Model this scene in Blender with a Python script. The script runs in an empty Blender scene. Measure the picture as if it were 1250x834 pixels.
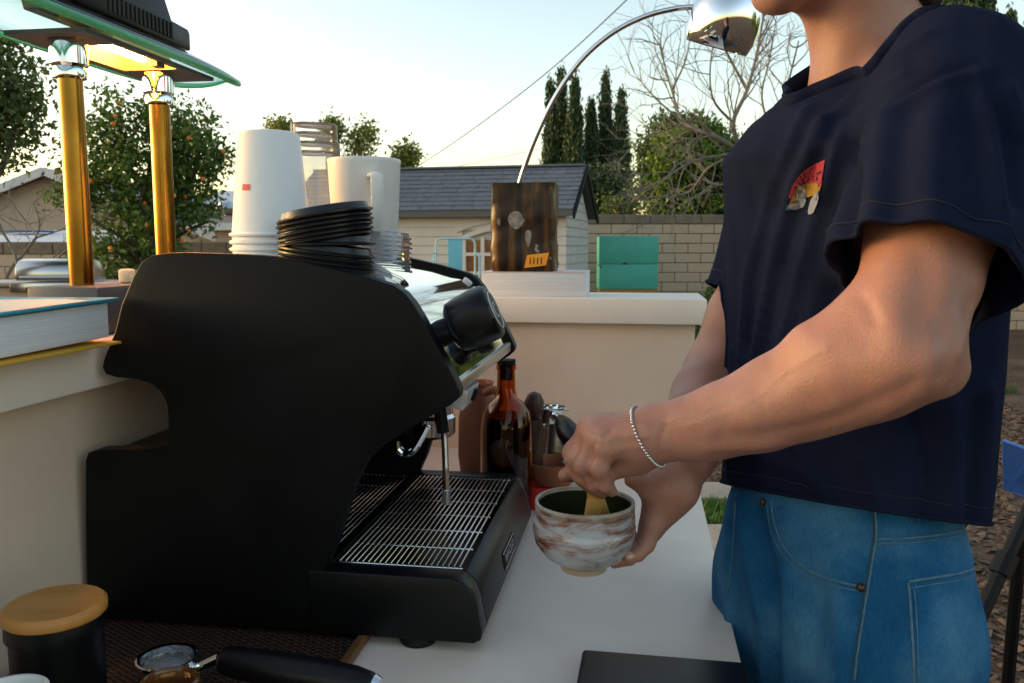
import bpy, bmesh, math, random
import numpy as np
from mathutils import Vector, Matrix
from mathutils.bvhtree import BVHTree
random.seed(7); RNG = np.random.default_rng(7)
scene = bpy.context.scene
col = scene.collection

# ------------------------------------------------------------------ camera, sky, sun, exposure
FPX, HOR, EYE = 1025.0, 300.0, 1.34           # focal length and horizon row in photo pixels, eye height in metres
PITCH = -math.atan((417 - HOR) / FPX)
cam_data = bpy.data.cameras.new('camera'); cam = bpy.data.objects.new('camera', cam_data); col.objects.link(cam)
cam.location = (0, 0, EYE); cam.rotation_euler = (math.pi / 2 + PITCH, 0, 0)
cam_data.sensor_width = 36.0; cam_data.lens = 36.0 * FPX / 1250.0
cam_data.clip_start = 0.02; cam_data.clip_end = 2000
cam_data.dof.use_dof = True; cam_data.dof.focus_distance = 1.15; cam_data.dof.aperture_fstop = 15.0
scene.camera = cam
SUN_EL, SUN_AZ = math.radians(8), math.radians(-80)     # low sun behind the houses, far to the left
world = bpy.data.worlds.new('World'); scene.world = world; world.use_nodes = True
wn = world.node_tree.nodes; wn.clear()
sky = wn.new('ShaderNodeTexSky'); sky.sky_type = 'NISHITA'; sky.sun_disc = False
sky.sun_elevation = SUN_EL; sky.sun_rotation = SUN_AZ; sky.altitude = 200; sky.air_density = 1.0; sky.dust_density = 1.9; sky.ozone_density = 0.15
bg = wn.new('ShaderNodeBackground'); bg.inputs['Strength'].default_value = 0.12
wo = wn.new('ShaderNodeOutputWorld')
world.node_tree.links.new(sky.outputs[0], bg.inputs[0]); world.node_tree.links.new(bg.outputs[0], wo.inputs[0])
sd = bpy.data.lights.new('sun', 'SUN'); sd.energy = 0.10; sd.angle = math.radians(15); sd.color = (1.0, 0.80, 0.60)
sun = bpy.data.objects.new('sun', sd); col.objects.link(sun)
sun.rotation_euler = Vector((-math.sin(SUN_AZ) * math.cos(SUN_EL), -math.cos(SUN_AZ) * math.cos(SUN_EL), -math.sin(SUN_EL))).to_track_quat('-Z', 'Y').to_euler()
vs = scene.view_settings; vs.view_transform = 'Standard'; vs.look = 'None'; vs.gamma = 1.0; vs.use_curve_mapping = False
vs.exposure = 1.84
scene.render.engine = 'CYCLES'; scene.cycles.transparent_max_bounces = 40; scene.cycles.max_bounces = 14; scene.cycles.transmission_bounces = 14

# ------------------------------------------------------------------ measuring helpers (photo pixel + known distance -> metres)
_F = np.array([0, math.cos(PITCH), math.sin(PITCH)]); _U = np.array([0, -math.sin(PITCH), math.cos(PITCH)])
_R = np.array([1.0, 0, 0]); _C = np.array([0, 0, EYE])
def ray(u, v): return _R * ((u - 625) / FPX) + _F + _U * ((417 - v) / FPX)
def PY(u, v, Y): d = ray(u, v); return _C + d * (Y / d[1])
def PZ(u, v, z): d = ray(u, v); return _C + d * ((z - EYE) / d[2])
BA = math.radians(8.6)                                     # the bar stands turned 8.6 degrees
BR = np.array([math.cos(BA), -math.sin(BA), 0]); BD = np.array([math.sin(BA), math.cos(BA), 0]); BZ = np.array([0, 0, 1.0])
def B(r, d, z): return BR * r + BD * d + BZ * z            # bar coordinates: r to the right, d away, z up
def toB(p): return np.array([p @ BR, p @ BD, p[2]])
def PD(u, v, d): q = ray(u, v); return _C + q * (d / (q @ BD))
BROT = Matrix.Rotation(-BA, 3, 'Z')

# ------------------------------------------------------------------ object helpers
OM = {}                                                    # object -> matrix of its thing
def T(o, label=None, cat=None, group=None, kind=None):
    if label: o['label'] = label
    if cat: o['category'] = cat
    if group: o['group'] = group
    if kind: o['kind'] = kind
    return o
def thing(name, label, cat, loc=(0, 0, 0), rz=0.0, group=None):
    o = bpy.data.objects.new(name, None); o.empty_display_size = 0.05; col.objects.link(o)
    o.location = tuple(float(c) for c in loc); o.rotation_euler = (0, 0, rz)
    OM[o] = Matrix.Translation(Vector([float(c) for c in loc])) @ Matrix.Rotation(rz, 4, 'Z')
    return T(o, label, cat, group)
def fastmesh(name, V, Q):
    V = np.asarray(V, dtype=np.float32).reshape(-1, 3); Q = np.asarray(Q, dtype=np.int32); k = Q.shape[1]
    me = bpy.data.meshes.new(name); me.vertices.add(len(V)); me.vertices.foreach_set('co', V.ravel())
    me.loops.add(Q.size); me.loops.foreach_set('vertex_index', Q.ravel())
    me.polygons.add(len(Q)); me.polygons.foreach_set('loop_start', np.arange(0, Q.size, k, dtype=np.int32))
    me.update(calc_edges=True); return me
def put(name, me, mat, parent=None, world=True, smooth=True, sharp=40):
    """link a mesh given in world coordinates (or in the thing's own) as one object"""
    if parent is not None and world: me.transform(OM[parent].inverted())
    if mat and not me.materials: me.materials.append(mat)
    o = bpy.data.objects.new(name, me); col.objects.link(o)
    if parent is not None: o.parent = parent; OM[o] = OM[parent]
    else: OM[o] = Matrix.Identity(4)
    if smooth:
        me.polygons.foreach_set('use_smooth', np.ones(len(me.polygons), dtype=bool))
        if sharp: me.set_sharp_from_angle(angle=math.radians(sharp))
    return o
def dup(root, loc=None, rot=None, parent=None, **kw):
    c = root.copy(); col.objects.link(c)
    if parent is not None: c.parent = parent
    if loc is not None: c.location = loc
    if rot is not None: c.rotation_euler = rot
    for ch in root.children: dup(ch, parent=c)
    OM[c] = OM[root]
    for k, v in kw.items(): c[k] = v
    return c
def unit(v): v = np.asarray(v, float); return v / (np.linalg.norm(v) + 1e-12)
def frame_of(t):
    t = unit(t); a = np.array([0, 0, 1.0]) if abs(t[2]) < 0.9 else np.array([1.0, 0, 0])
    x = unit(np.cross(a, t)); return x, np.cross(t, x)
class MB:
    def __init__(s): s.v = []; s.f = []
    def add(s, V, F):
        n = len(s.v); s.v.extend([tuple(map(float, p)) for p in V]); s.f.extend([tuple(i + n for i in q) for q in F]); return s
    def box(s, c, size, X=(1, 0, 0), Y=(0, 1, 0), Z=(0, 0, 1)):
        c = np.asarray(c, float); X, Y, Z = (np.asarray(a, float) * h / 2 for a, h in zip((X, Y, Z), size))
        V = [c + i * X + j * Y + k * Z for k in (-1, 1) for j in (-1, 1) for i in (-1, 1)]
        return s.add(V, [(0, 2, 3, 1), (4, 5, 7, 6), (0, 1, 5, 4), (2, 6, 7, 3), (0, 4, 6, 2), (1, 3, 7, 5)])
    def bbox(s, r0, r1, d0, d1, z0, z1):               # a box in bar coordinates
        return s.box(B((r0 + r1) / 2, (d0 + d1) / 2, (z0 + z1) / 2), (r1 - r0, d1 - d0, z1 - z0), BR, BD, BZ)
    def tube(s, pts, r, n=10, caps=True, closed=False, flat=1.0, up=None):
        P = [np.asarray(p, float) for p in pts]; m = len(P); rs = r if hasattr(r, '__len__') else [r] * m
        V = []; x = None
        for i in range(m):
            a = P[(i - 1) % m] if (i > 0 or closed) else P[0]; b = P[(i + 1) % m] if (i < m - 1 or closed) else P[-1]
            t = unit(b - a)
            if x is None: x, y = frame_of(t) if up is None else (unit(np.cross(up, t)), None)
            x = unit(x - t * (x @ t)); y = np.cross(t, x)
            for k in range(n):
                q = 2 * math.pi * k / n; V.append(P[i] + rs[i] * (math.cos(q) * x + flat * math.sin(q) * y))
        F = []
        for i in range(m if closed else m - 1):
            for k in range(n):
                a, b = i * n + k, i * n + (k + 1) % n; j = ((i + 1) % m) * n
                F.append((a, b, j + (k + 1) % n, j + k))
        if caps and not closed: F.append(tuple(range(n - 1, -1, -1))); F.append(tuple((m - 1) * n + k for k in range(n)))
        return s.add(V, F)
    def lathe(s, prof, c, axis=(0, 0, 1), n=32, wob=None, cap0=False, cap1=False):
        c = np.asarray(c, float); z = unit(axis); x, y = frame_of(z); V = []; F = []
        for j, (r, h) in enumerate(prof):
            for k in range(n):
                q = 2 * math.pi * k / n; rr = r * (wob(q, h) if wob else 1)
                V.append(c + z * h + rr * (math.cos(q) * x + math.sin(q) * y))
        for j in range(len(prof) - 1):
            for k in range(n): F.append((j * n + k, j * n + (k + 1) % n, (j + 1) * n + (k + 1) % n, (j + 1) * n + k))
        if cap0: F.append(tuple(range(n - 1, -1, -1)))
        if cap1: F.append(tuple((len(prof) - 1) * n + k for k in range(n)))
        return s.add(V, F)
    def prism(s, outline, O, X, Y, N, t):                # outline in (X,Y), extruded by t along N
        O, X, Y, N = (np.asarray(a, float) for a in (O, X, Y, N)); n = len(outline)
        V = [O + X * a + Y * b for a, b in outline]; V += [p + N * t for p in V]
        F = [tuple(range(n)), tuple(range(2 * n - 1, n - 1, -1))] + [(k, k + n, (k + 1) % n + n, (k + 1) % n) for k in range(n)]
        return s.add(V, F)
    def ball(s, c, r, n=12, m=8, sc=(1, 1, 1), ax=None):
        prof = [(r * math.sin(math.pi * j / m), -r * math.cos(math.pi * j / m)) for j in range(m + 1)]
        prof[0] = (r * 0.02, -r); prof[-1] = (r * 0.02, r)
        V0 = len(s.v); s.lathe(prof, (0, 0, 0), n=n)
        for i in range(V0, len(s.v)):
            v = np.array(s.v[i]) * np.array(sc)
            if ax is not None: v = ax[0] * v[0] + ax[1] * v[1] + ax[2] * v[2]
            s.v[i] = tuple(np.asarray(c, float) + v)
        return s
    def build(s, name, mat, parent=None, bevel=0, seg=2, smooth=True, world=True, sharp=35, subd=0):
        me = bpy.data.meshes.new(name); me.from_pydata(s.v, [], s.f)
        bm = bmesh.new(); bm.from_mesh(me); bmesh.ops.recalc_face_normals(bm, faces=bm.faces)
        if bevel:
            ed = [e for e in bm.edges if len(e.link_faces) == 2 and e.calc_face_angle(0) > math.radians(30)]
            bmesh.ops.bevel(bm, geom=ed, offset=bevel, segments=seg, profile=0.5, affect='EDGES', clamp_overlap=True)
        bm.to_mesh(me); bm.free()
        return put(name, me, mat, parent, world, smooth, sharp)
def smooth_poly(pts, n=6, closed=False):
    """Catmull-Rom through the points"""
    P = [np.asarray(p, float) for p in pts]; m = len(P); out = []
    for i in range(m if closed else m - 1):
        g = (lambda k: P[k % m]) if closed else (lambda k: P[min(max(k, 0), m - 1)])
        p0, p1, p2, p3 = g(i - 1), g(i), g(i + 1), g(i + 2)
        for k in range(n):
            t = k / n
            out.append(0.5 * (2 * p1 + (p2 - p0) * t + (2 * p0 - 5 * p1 + 4 * p2 - p3) * t * t + (3 * p1 - p0 - 3 * p2 + p3) * t ** 3))
    if not closed: out.append(P[-1])
    return out

# ------------------------------------------------------------------ materials
def mat(name, color, rough=0.5, metal=0.0, col2=None, nscale=8.0, nfac=0.5, bump=0.0, bscale=60.0, trans=0.0, ior=1.45, stretch=(1, 1, 1),
        emit=None, estr=0.0, coat=0.0, island=None, sheen=0.0, subs=0.0, spec=0.5, detail=6.0, rvar=0.0, voro=False, bdist=0.002):
    m = bpy.data.materials.new(name); m.use_nodes = True; nt = m.node_tree; N, L = nt.nodes, nt.links
    p = N['Principled BSDF']; p.inputs['Roughness'].default_value = rough; p.inputs['Metallic'].default_value = metal
    p.inputs['Base Color'].default_value = (*color, 1); p.inputs['IOR'].default_value = ior
    p.inputs['Transmission Weight'].default_value = trans; p.inputs['Coat Weight'].default_value = coat
    p.inputs['Specular IOR Level'].default_value = spec; p.inputs['Sheen Weight'].default_value = sheen
    if sheen: p.inputs['Sheen Roughness'].default_value = 0.6
    if subs:
        p.inputs['Subsurface Weight'].default_value = subs; p.inputs['Subsurface Radius'].default_value = (0.012, 0.005, 0.003); p.inputs['Subsurface Scale'].default_value = 0.5
    if emit: p.inputs['Emission Color'].default_value = (*emit, 1); p.inputs['Emission Strength'].default_value = estr
    tc = N.new('ShaderNodeTexCoord'); mp = N.new('ShaderNodeMapping'); mp.inputs['Scale'].default_value = stretch
    L.new(tc.outputs['Object'], mp.inputs[0])
    last = None
    if col2 is not None:
        nz = N.new('ShaderNodeTexNoise'); nz.inputs['Scale'].default_value = nscale; nz.inputs['Detail'].default_value = detail; nz.inputs['Roughness'].default_value = 0.6
        L.new(mp.outputs[0], nz.inputs['Vector'])
        rp = N.new('ShaderNodeValToRGB'); rp.color_ramp.elements[0].position = 0.5 - nfac / 2 * 0.6; rp.color_ramp.elements[1].position = 0.5 + nfac / 2 * 0.6
        rp.color_ramp.elements[0].color = (*color, 1); rp.color_ramp.elements[1].color = (*col2, 1)
        L.new(nz.outputs['Fac'], rp.inputs[0]); last = rp.outputs[0]
        if rvar:
            mr = N.new('ShaderNodeMapRange'); mr.inputs[3].default_value = rough - rvar; mr.inputs[4].default_value = rough + rvar
            L.new(nz.outputs['Fac'], mr.inputs[0]); L.new(mr.outputs[0], p.inputs['Roughness'])
    if island is not None:
        ge = N.new('ShaderNodeNewGeometry'); mx = N.new('ShaderNodeMix'); mx.data_type = 'RGBA'
        L.new(ge.outputs['Random Per Island'], mx.inputs[0])
        if last is not None: L.new(last, mx.inputs[6])
        else: mx.inputs[6].default_value = (*color, 1)
        mx.inputs[7].default_value = (*island, 1); last = mx.outputs[2]
    if last is not None: L.new(last, p.inputs['Base Color'])
    if bump:
        if voro: b = N.new('ShaderNodeTexVoronoi'); b.inputs['Scale'].default_value = bscale; bo = b.outputs['Distance']
        else: b = N.new('ShaderNodeTexNoise'); b.inputs['Scale'].default_value = bscale; b.inputs['Detail'].default_value = 5; bo = b.outputs['Fac']
        L.new(mp.outputs[0], b.inputs['Vector'])
        bn = N.new('ShaderNodeBump'); bn.inputs['Strength'].default_value = bump; bn.inputs['Distance'].default_value = bdist
        L.new(bo, bn.inputs['Height']); L.new(bn.outputs[0], p.inputs['Normal'])
    return m
def leafmat(name, c1, c2, trans=0.35):
    """thin leaf: diffuse plus light coming through, each leaf its own tint"""
    m = bpy.data.materials.new(name); m.use_nodes = True; nt = m.node_tree; N, L = nt.nodes, nt.links
    p = N['Principled BSDF']; p.inputs['Roughness'].default_value = 0.55
    ge = N.new('ShaderNodeNewGeometry'); mx = N.new('ShaderNodeMix'); mx.data_type = 'RGBA'
    mx.inputs[6].default_value = (*c1, 1); mx.inputs[7].default_value = (*c2, 1)
    L.new(ge.outputs['Random Per Island'], mx.inputs[0]); L.new(mx.outputs[2], p.inputs['Base Color'])
    tr = N.new('ShaderNodeBsdfTranslucent'); L.new(mx.outputs[2], tr.inputs[0])
    ms = N.new('ShaderNodeMixShader'); ms.inputs[0].default_value = trans
    L.new(p.outputs[0], ms.inputs[1]); L.new(tr.outputs[0], ms.inputs[2]); L.new(ms.outputs[0], N['Material Output'].inputs[0])
    return m
M = {}
M['cream'] = mat('cream_paint', (0.68, 0.525, 0.40), 0.5, col2=(0.63, 0.48, 0.36), nscale=5, bump=0.12, bscale=90)
M['ledge'] = mat('pale_ledge_paint', (0.82, 0.725, 0.63), 0.45, col2=(0.77, 0.675, 0.58), nscale=6, bump=0.10, bscale=80)
M['worktop'] = mat('worktop_paint', (0.87, 0.73, 0.62), 0.38, col2=(0.77, 0.635, 0.53), nscale=4, bump=0.05, bscale=40, rvar=0.08)
M['blackpanel'] = mat('black_powder_coat', (0.0025, 0.0025, 0.003), 0.42, spec=0.17, rvar=0.10, col2=(0.0045, 0.0045, 0.005), nscale=7, bump=0.10, bscale=900, bdist=0.0006)
M['blackplastic'] = mat('black_plastic', (0.0035, 0.0035, 0.004), 0.36, spec=0.3, col2=(0.005, 0.005, 0.006), nscale=20, bump=0.05, bscale=700, bdist=0.0006)
M['rubber'] = mat('black_rubber', (0.006, 0.006, 0.0065), 0.7, spec=0.3)
M['chrome'] = mat('chrome', (0.80, 0.81, 0.83), 0.05, 1.0, col2=(0.74, 0.75, 0.77), nscale=4, bump=0.02, bscale=12)
M['steel'] = mat('brushed_steel', (0.55, 0.55, 0.56), 0.24, 1.0, col2=(0.48, 0.48, 0.49), nscale=12, stretch=(1, 1, 30), bump=0.03, bscale=200)
M['wire'] = mat('wire_steel', (0.72, 0.73, 0.75), 0.22, 1.0)
M['brass'] = mat('polished_brass', (0.30, 0.155, 0.026), 0.20, 1.0, col2=(0.20, 0.095, 0.014), nscale=14, bump=0.03, bscale=30, rvar=0.06)
M['paper'] = mat('white_paper', (0.86, 0.86, 0.85), 0.75, col2=(0.76, 0.76, 0.75), nscale=30)
M['whiteplastic'] = mat('white_plastic', (0.80, 0.79, 0.75), 0.35, subs=0.0, col2=(0.76, 0.75, 0.71), nscale=9)
M['clear'] = mat('clear_plastic', (0.97, 0.97, 0.98), 0.05, trans=1.0, ior=1.25)
M['greenglass'] = mat('green_edge_glass', (0.62, 0.95, 0.75), 0.01, trans=1.0, ior=1.5)
M['amber'] = mat('amber_glass', (0.62, 0.22, 0.03), 0.05, trans=1.0, ior=1.4)
M['darkliquid'] = mat('dark_syrup', (0.012, 0.005, 0.003), 0.25)
M['orange'] = mat('orange_sticker', (0.90, 0.33, 0.02), 0.6)
M['ink'] = mat('dark_ink', (0.02, 0.015, 0.012), 0.7)
M['whiteprint'] = mat('pale_print', (0.72, 0.73, 0.72), 0.6)
M['woodlid'] = mat('bamboo_wood', (0.56, 0.27, 0.07), 0.45, col2=(0.42, 0.17, 0.035), nscale=5, nfac=0.9, stretch=(2, 14, 2), bump=0.05, bscale=40)
M['terracotta'] = mat('terracotta', (0.33, 0.11, 0.05), 0.7, col2=(0.22, 0.07, 0.035), nscale=9, bump=0.15, bscale=50)
M['teal'] = mat('teal_paint', (0.10, 0.54, 0.42), 0.5, col2=(0.085, 0.47, 0.37), nscale=3, bump=0.06, bscale=40)
M['grey_siding'] = mat('grey_siding_paint', (0.60, 0.56, 0.52), 0.6, col2=(0.54, 0.505, 0.47), nscale=4, bump=0.08, bscale=30)
M['trim'] = mat('pale_trim_paint', (0.66, 0.62, 0.58), 0.55, col2=(0.60, 0.56, 0.53), nscale=5)
M['shingle'] = mat('slate_shingle', (0.10, 0.115, 0.14), 0.75, col2=(0.16, 0.175, 0.20), nscale=14, island=(0.12, 0.135, 0.16), bump=0.4, bscale=90)
M['block'] = mat('slump_block', (0.54, 0.39, 0.275), 0.85, col2=(0.41, 0.295, 0.205), nscale=6, island=(0.60, 0.45, 0.33), bump=0.5, bscale=60)
M['capblock'] = mat('weathered_cap_block', (0.27, 0.215, 0.155), 0.9, col2=(0.19, 0.15, 0.11), nscale=7, bump=0.5, bscale=60)
M['mortar'] = mat('mortar', (0.20, 0.155, 0.115), 0.95, bump=0.3, bscale=80)
M['skyblue'] = mat('pale_blue_metal_paint', (0.19, 0.52, 0.62), 0.4, col2=(0.17, 0.47, 0.57), nscale=6)
M['greymetal'] = mat('grey_painted_metal', (0.10, 0.10, 0.105), 0.5, col2=(0.085, 0.085, 0.09), nscale=20)

# ================================================================== SETTING
def ground_material():
    m = bpy.data.materials.new('dirt'); m.use_nodes = True; N, L = m.node_tree.nodes, m.node_tree.links
    p = N['Principled BSDF']; p.inputs['Roughness'].default_value = 0.95; p.inputs['Specular IOR Level'].default_value = 0.2
    tc = N.new('ShaderNodeTexCoord')
    a = N.new('ShaderNodeTexNoise'); a.inputs['Scale'].default_value = 1.3; a.inputs['Detail'].default_value = 8
    b = N.new('ShaderNodeTexVoronoi'); b.inputs['Scale'].default_value = 28; b.inputs['Randomness'].default_value = 1
    c = N.new('ShaderNodeTexNoise'); c.inputs['Scale'].default_value = 45; c.inputs['Detail'].default_value = 8
    for n in (a, b, c): L.new(tc.outputs['Object'], n.inputs['Vector'])
    r1 = N.new('ShaderNodeValToRGB'); e = r1.color_ramp.elements
    e[0].position = 0.35; e[0].color = (0.13, 0.082, 0.053, 1); e[1].position = 0.7; e[1].color = (0.25, 0.172, 0.118, 1)
    L.new(a.outputs['Fac'], r1.inputs[0])
    r2 = N.new('ShaderNodeValToRGB'); e = r2.color_ramp.elements
    e[0].position = 0.35; e[0].color = (0.45, 0.42, 0.40, 1); e[1].position = 0.75; e[1].color = (1.35, 1.3, 1.25, 1)
    L.new(c.outputs['Fac'], r2.inputs[0])
    mx = N.new('ShaderNodeMix'); mx.data_type = 'RGBA'; mx.blend_type = 'MULTIPLY'; mx.inputs[0].default_value = 1
    L.new(r1.outputs[0], mx.inputs[6]); L.new(r2.outputs[0], mx.inputs[7]); L.new(mx.outputs[2], p.inputs['Base Color'])
    ad = N.new('ShaderNodeMath'); ad.operation = 'ADD'; L.new(b.outputs['Distance'], ad.inputs[0]); L.new(c.outputs['Fac'], ad.inputs[1])
    bn = N.new('ShaderNodeBump'); bn.inputs['Strength'].default_value = 0.8; bn.inputs['Distance'].default_value = 0.03
    L.new(ad.outputs[0], bn.inputs['Height']); L.new(bn.outputs[0], p.inputs['Normal'])
    return m
M['dirt'] = ground_material()
M['stone'] = mat('path_stone', (0.30, 0.28, 0.25), 0.85, col2=(0.23, 0.215, 0.19), nscale=9, bump=0.4, bscale=40)
M['grass'] = leafmat('grass_blades', (0.05, 0.13, 0.02), (0.10, 0.20, 0.035))
M['chips'] = mat('wood_chips', (0.09, 0.052, 0.030), 0.9, island=(0.18, 0.118, 0.075))
M['bark'] = mat('bark', (0.10, 0.085, 0.07), 0.9, col2=(0.065, 0.052, 0.042), nscale=12, stretch=(1, 1, 0.25), bump=0.6, bscale=30)
M['palebark'] = mat('pale_bark', (0.25, 0.225, 0.20), 0.85, col2=(0.17, 0.15, 0.135), nscale=14, bump=0.4, bscale=40)

gm = MB()
NX = 40
xs = np.sign(np.linspace(-1, 1, NX)) * np.abs(np.linspace(-1, 1, NX)) ** 3 * 600
gv = [(x, y + 30, 0.0) for y in xs for x in xs]
gq = [(j * NX + i, j * NX + i + 1, (j + 1) * NX + i + 1, (j + 1) * NX + i) for j in range(NX - 1) for i in range(NX - 1)]
T(put('ground', fastmesh('ground', gv, gq), M['dirt'], smooth=False), kind='structure')
# chips and clods on the bare dirt in view
def scatter_chips(name, n, xr, yr, label):
    c = np.stack([RNG.uniform(*xr, n), RNG.uniform(*yr, n), np.full(n, 0.008)], 1)
    a = RNG.uniform(0, 2 * np.pi, n); l = RNG.uniform(0.008, 0.032, n); w = l * RNG.uniform(0.25, 0.7, n)
    X = np.stack([np.cos(a) * l, np.sin(a) * l, RNG.uniform(-0.4, 0.4, n) * l], 1); Y = np.stack([-np.sin(a) * w, np.cos(a) * w, RNG.uniform(-0.4, 0.4, n) * w], 1)
    Zt = np.zeros((n, 3)); Zt[:, 2] = RNG.uniform(0.003, 0.012, n)
    V = np.stack([c - X - Y, c + X - Y, c + X + Y, c - X + Y, c + Zt + X * .2], 1).reshape(-1, 3); b = np.arange(n)[:, None] * 5
    Q = np.concatenate([b + np.array([[i, (i + 1) % 4, 4]]) for i in range(4)])
    return T(put(name, fastmesh(name, V, Q), M['chips'], smooth=False), label, 'mulch', kind='stuff')
scatter_chips('wood_chips', 14000, (0.9, 4.2), (2.2, 8.0), 'loose wood chips and clods strewn on the bare dirt')
def grass(name, n, xr, yr, h, label):
    c = np.stack([RNG.uniform(*xr, n), RNG.uniform(*yr, n), np.zeros(n)], 1)
    a = RNG.uniform(0, 2 * np.pi, n); hh = h * RNG.uniform(0.5, 1.2, n); w = 0.0035 + hh * 0.02
    D = np.stack([np.cos(a), np.sin(a), np.zeros(n)], 1); lean = D * (hh * RNG.uniform(0.1, 0.6, n))[:, None]
    S = np.stack([-np.sin(a), np.cos(a), np.zeros(n)], 1) * w[:, None]; Z = np.zeros((n, 3)); Z[:, 2] = hh
    V = np.stack([c - S, c + S, c + lean * .4 + Z * .6 + S * .7, c + lean * .4 + Z * .6 - S * .7, c + lean + Z], 1).reshape(-1, 3)
    b = np.arange(n)[:, None] * 5
    Q = np.concatenate([b + np.array([[0, 1, 2]]), b + np.array([[0, 2, 3]]), b + np.array([[3, 2, 4]])])
    return T(put(name, fastmesh(name, V, Q), M['grass'], smooth=False), label, 'grass', kind='stuff')
grass('grass_strip', 5000, (0.75, 1.5), (3.80, 4.18), 0.07, 'narrow strip of green grass between path stones')
grass('lawn_grass', 26000, (1.2, 4.6), (7.5, 13.0), 0.10, 'green lawn grass growing before the block wall')
for k, (y, lab) in enumerate(((4.34, 'far grey stone slab of the path behind the grass strip'), (3.58, 'near grey stone slab of the path before the grass strip'))):
    T(MB().box((1.25 + 0.1 * k, y, 0.02), (1.1, 0.30 if k == 0 else 0.42, 0.07)).build('path_stone', M['stone'], bevel=0.012), lab, 'paving stone', 'path stones')

# ---------------------------------------------------------------- garden block walls
def block_mesh(w, h, t, mt):
    m = MB().box((0, 0, 0), (w, t, h)); o = m.build('block', mt, bevel=0.008, seg=1, smooth=False); me = o.data; bpy.data.objects.remove(o); return me
def block_wall(name, label, x0, x1, y, H, course, bl, cap_rows, sky_above=None):
    w = thing(name, label, 'garden wall', ((x0 + x1) / 2, y, 0))
    MB().box(((x0 + x1) / 2, y, H / 2 - 0.01), (x1 - x0 - 0.02, 0.13, H - 0.02)).build('mortar_core', M['mortar'], w, smooth=False)
    n = int(round(H / course)); g = 0.012
    full = block_mesh(bl - g, course - g, 0.15, M['block']); capm = block_mesh(bl - g, course - g, 0.17, M['capblock'])
    for j in range(n):
        x = x0 + (bl / 2 if j % 2 else bl); z = course * (j + 0.5)
        while x < x1 - bl / 2 + 1e-6:
            o = bpy.data.objects.new('cap_block' if j >= n - cap_rows else 'block', capm if j >= n - cap_rows else full); col.objects.link(o); o.parent = w
            o.location = (x - (x0 + x1) / 2, random.uniform(-0.003, 0.003), z)
            x += bl
    return w
block_wall('block_wall', 'tan block wall with weathered top course behind the teal cabinet', 0.55, 10.2, 13.4, 1.83, 0.1525, 0.405, 1)
block_wall('block_wall', 'low tan block wall behind the grill and the orange tree', -12.0, -2.6, 13.7, 1.42, 0.2, 0.40, 1)
T(MB().box((3.72, 13.35, 1.05), (0.34, 0.30, 2.1)).build('wall_pillar', M['block'], bevel=0.01), 'tall tan block pillar beside the wall, half behind the man', 'pillar')

# ---------------------------------------------------------------- the shed
SA = math.radians(13)
SR = np.array([math.cos(SA), -math.sin(SA), 0]); SF = np.array([math.sin(SA), math.cos(SA), 0])   # right along the front, and away
SO = PY(691, 300, 10.2); SO[2] = 0                                                        # front right corner
def S(a, b, z): return SO + SR * a + SF * b + BZ * z
sh = thing('shed', 'grey lap sided shed with slate roof and arched glazed doors', 'shed', SO)
SW, SDp, EV, RG = 3.6, 1.9, 1.74, 2.32                                                     # width, depth, eave, ridge
MB().add([S(-SW, 0.03, 0), S(-0.03, 0.03, 0), S(-0.03, SDp, 0), S(-SW, SDp, 0), S(-SW, 0.03, EV), S(-0.03, 0.03, EV), S(-0.03, SDp, EV), S(-SW, SDp, EV), S(-SW, SDp / 2, RG - .05), S(-0.03, SDp / 2, RG - .05)],
         [(0, 1, 5, 4), (1, 2, 6, 9, 5), (2, 3, 7, 6), (3, 0, 4, 8, 7), (4, 5, 9, 8), (6, 7, 8, 9)]).build('wall_core', M['grey_siding'], sh, smooth=False)
BH = 0.112
DX0, DX1 = -1.30, -0.24                                                                     # the door opening
for k in range(int(EV / BH) + 1):
    z0 = k * BH; z1 = min(z0 + BH + 0.012, EV)
    spans = [(-SW, -0.0)] if z0 > 1.56 else [(-SW, DX0), (DX1, 0.0)]
    for a0, a1 in spans:
        MB().add([S(a0, -0.012, z0), S(a1, -0.012, z0), S(a1, 0.004, z1), S(a0, 0.004, z1), S(a0, 0.02, z0), S(a1, 0.02, z0), S(a1, 0.02, z1), S(a0, 0.02, z1)],
                 [(0, 1, 2, 3), (5, 4, 7, 6), (1, 5, 6, 2), (4, 0, 3, 7), (3, 2, 6, 7), (4, 5, 1, 0)]).build('siding_board', M['grey_siding'], sh, smooth=False)
for k in range(int((RG - 0.06) / BH) + 1):                                                  # gable end boards
    z0 = k * BH; z1 = z0 + BH + 0.012
    def lim(z): return 0.0 if z < EV else (z - EV) / (RG - EV) * SDp / 2
    b0, b1 = lim(z1), SDp - lim(z1)
    if b1 - b0 < 0.05: continue
    MB().add([S(0.012, b0, z0), S(0.012, b1, z0), S(-0.004, b1, z1), S(-0.004, b0, z1), S(-0.02, b0, z0), S(-0.02, b1, z0), S(-0.02, b1, z1), S(-0.02, b0, z1)],
             [(0, 1, 2, 3), (5, 4, 7, 6), (1, 5, 6, 2), (4, 0, 3, 7), (3, 2, 6, 7), (4, 5, 1, 0)]).build('siding_board', M['grey_siding'], sh, smooth=False)
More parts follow.
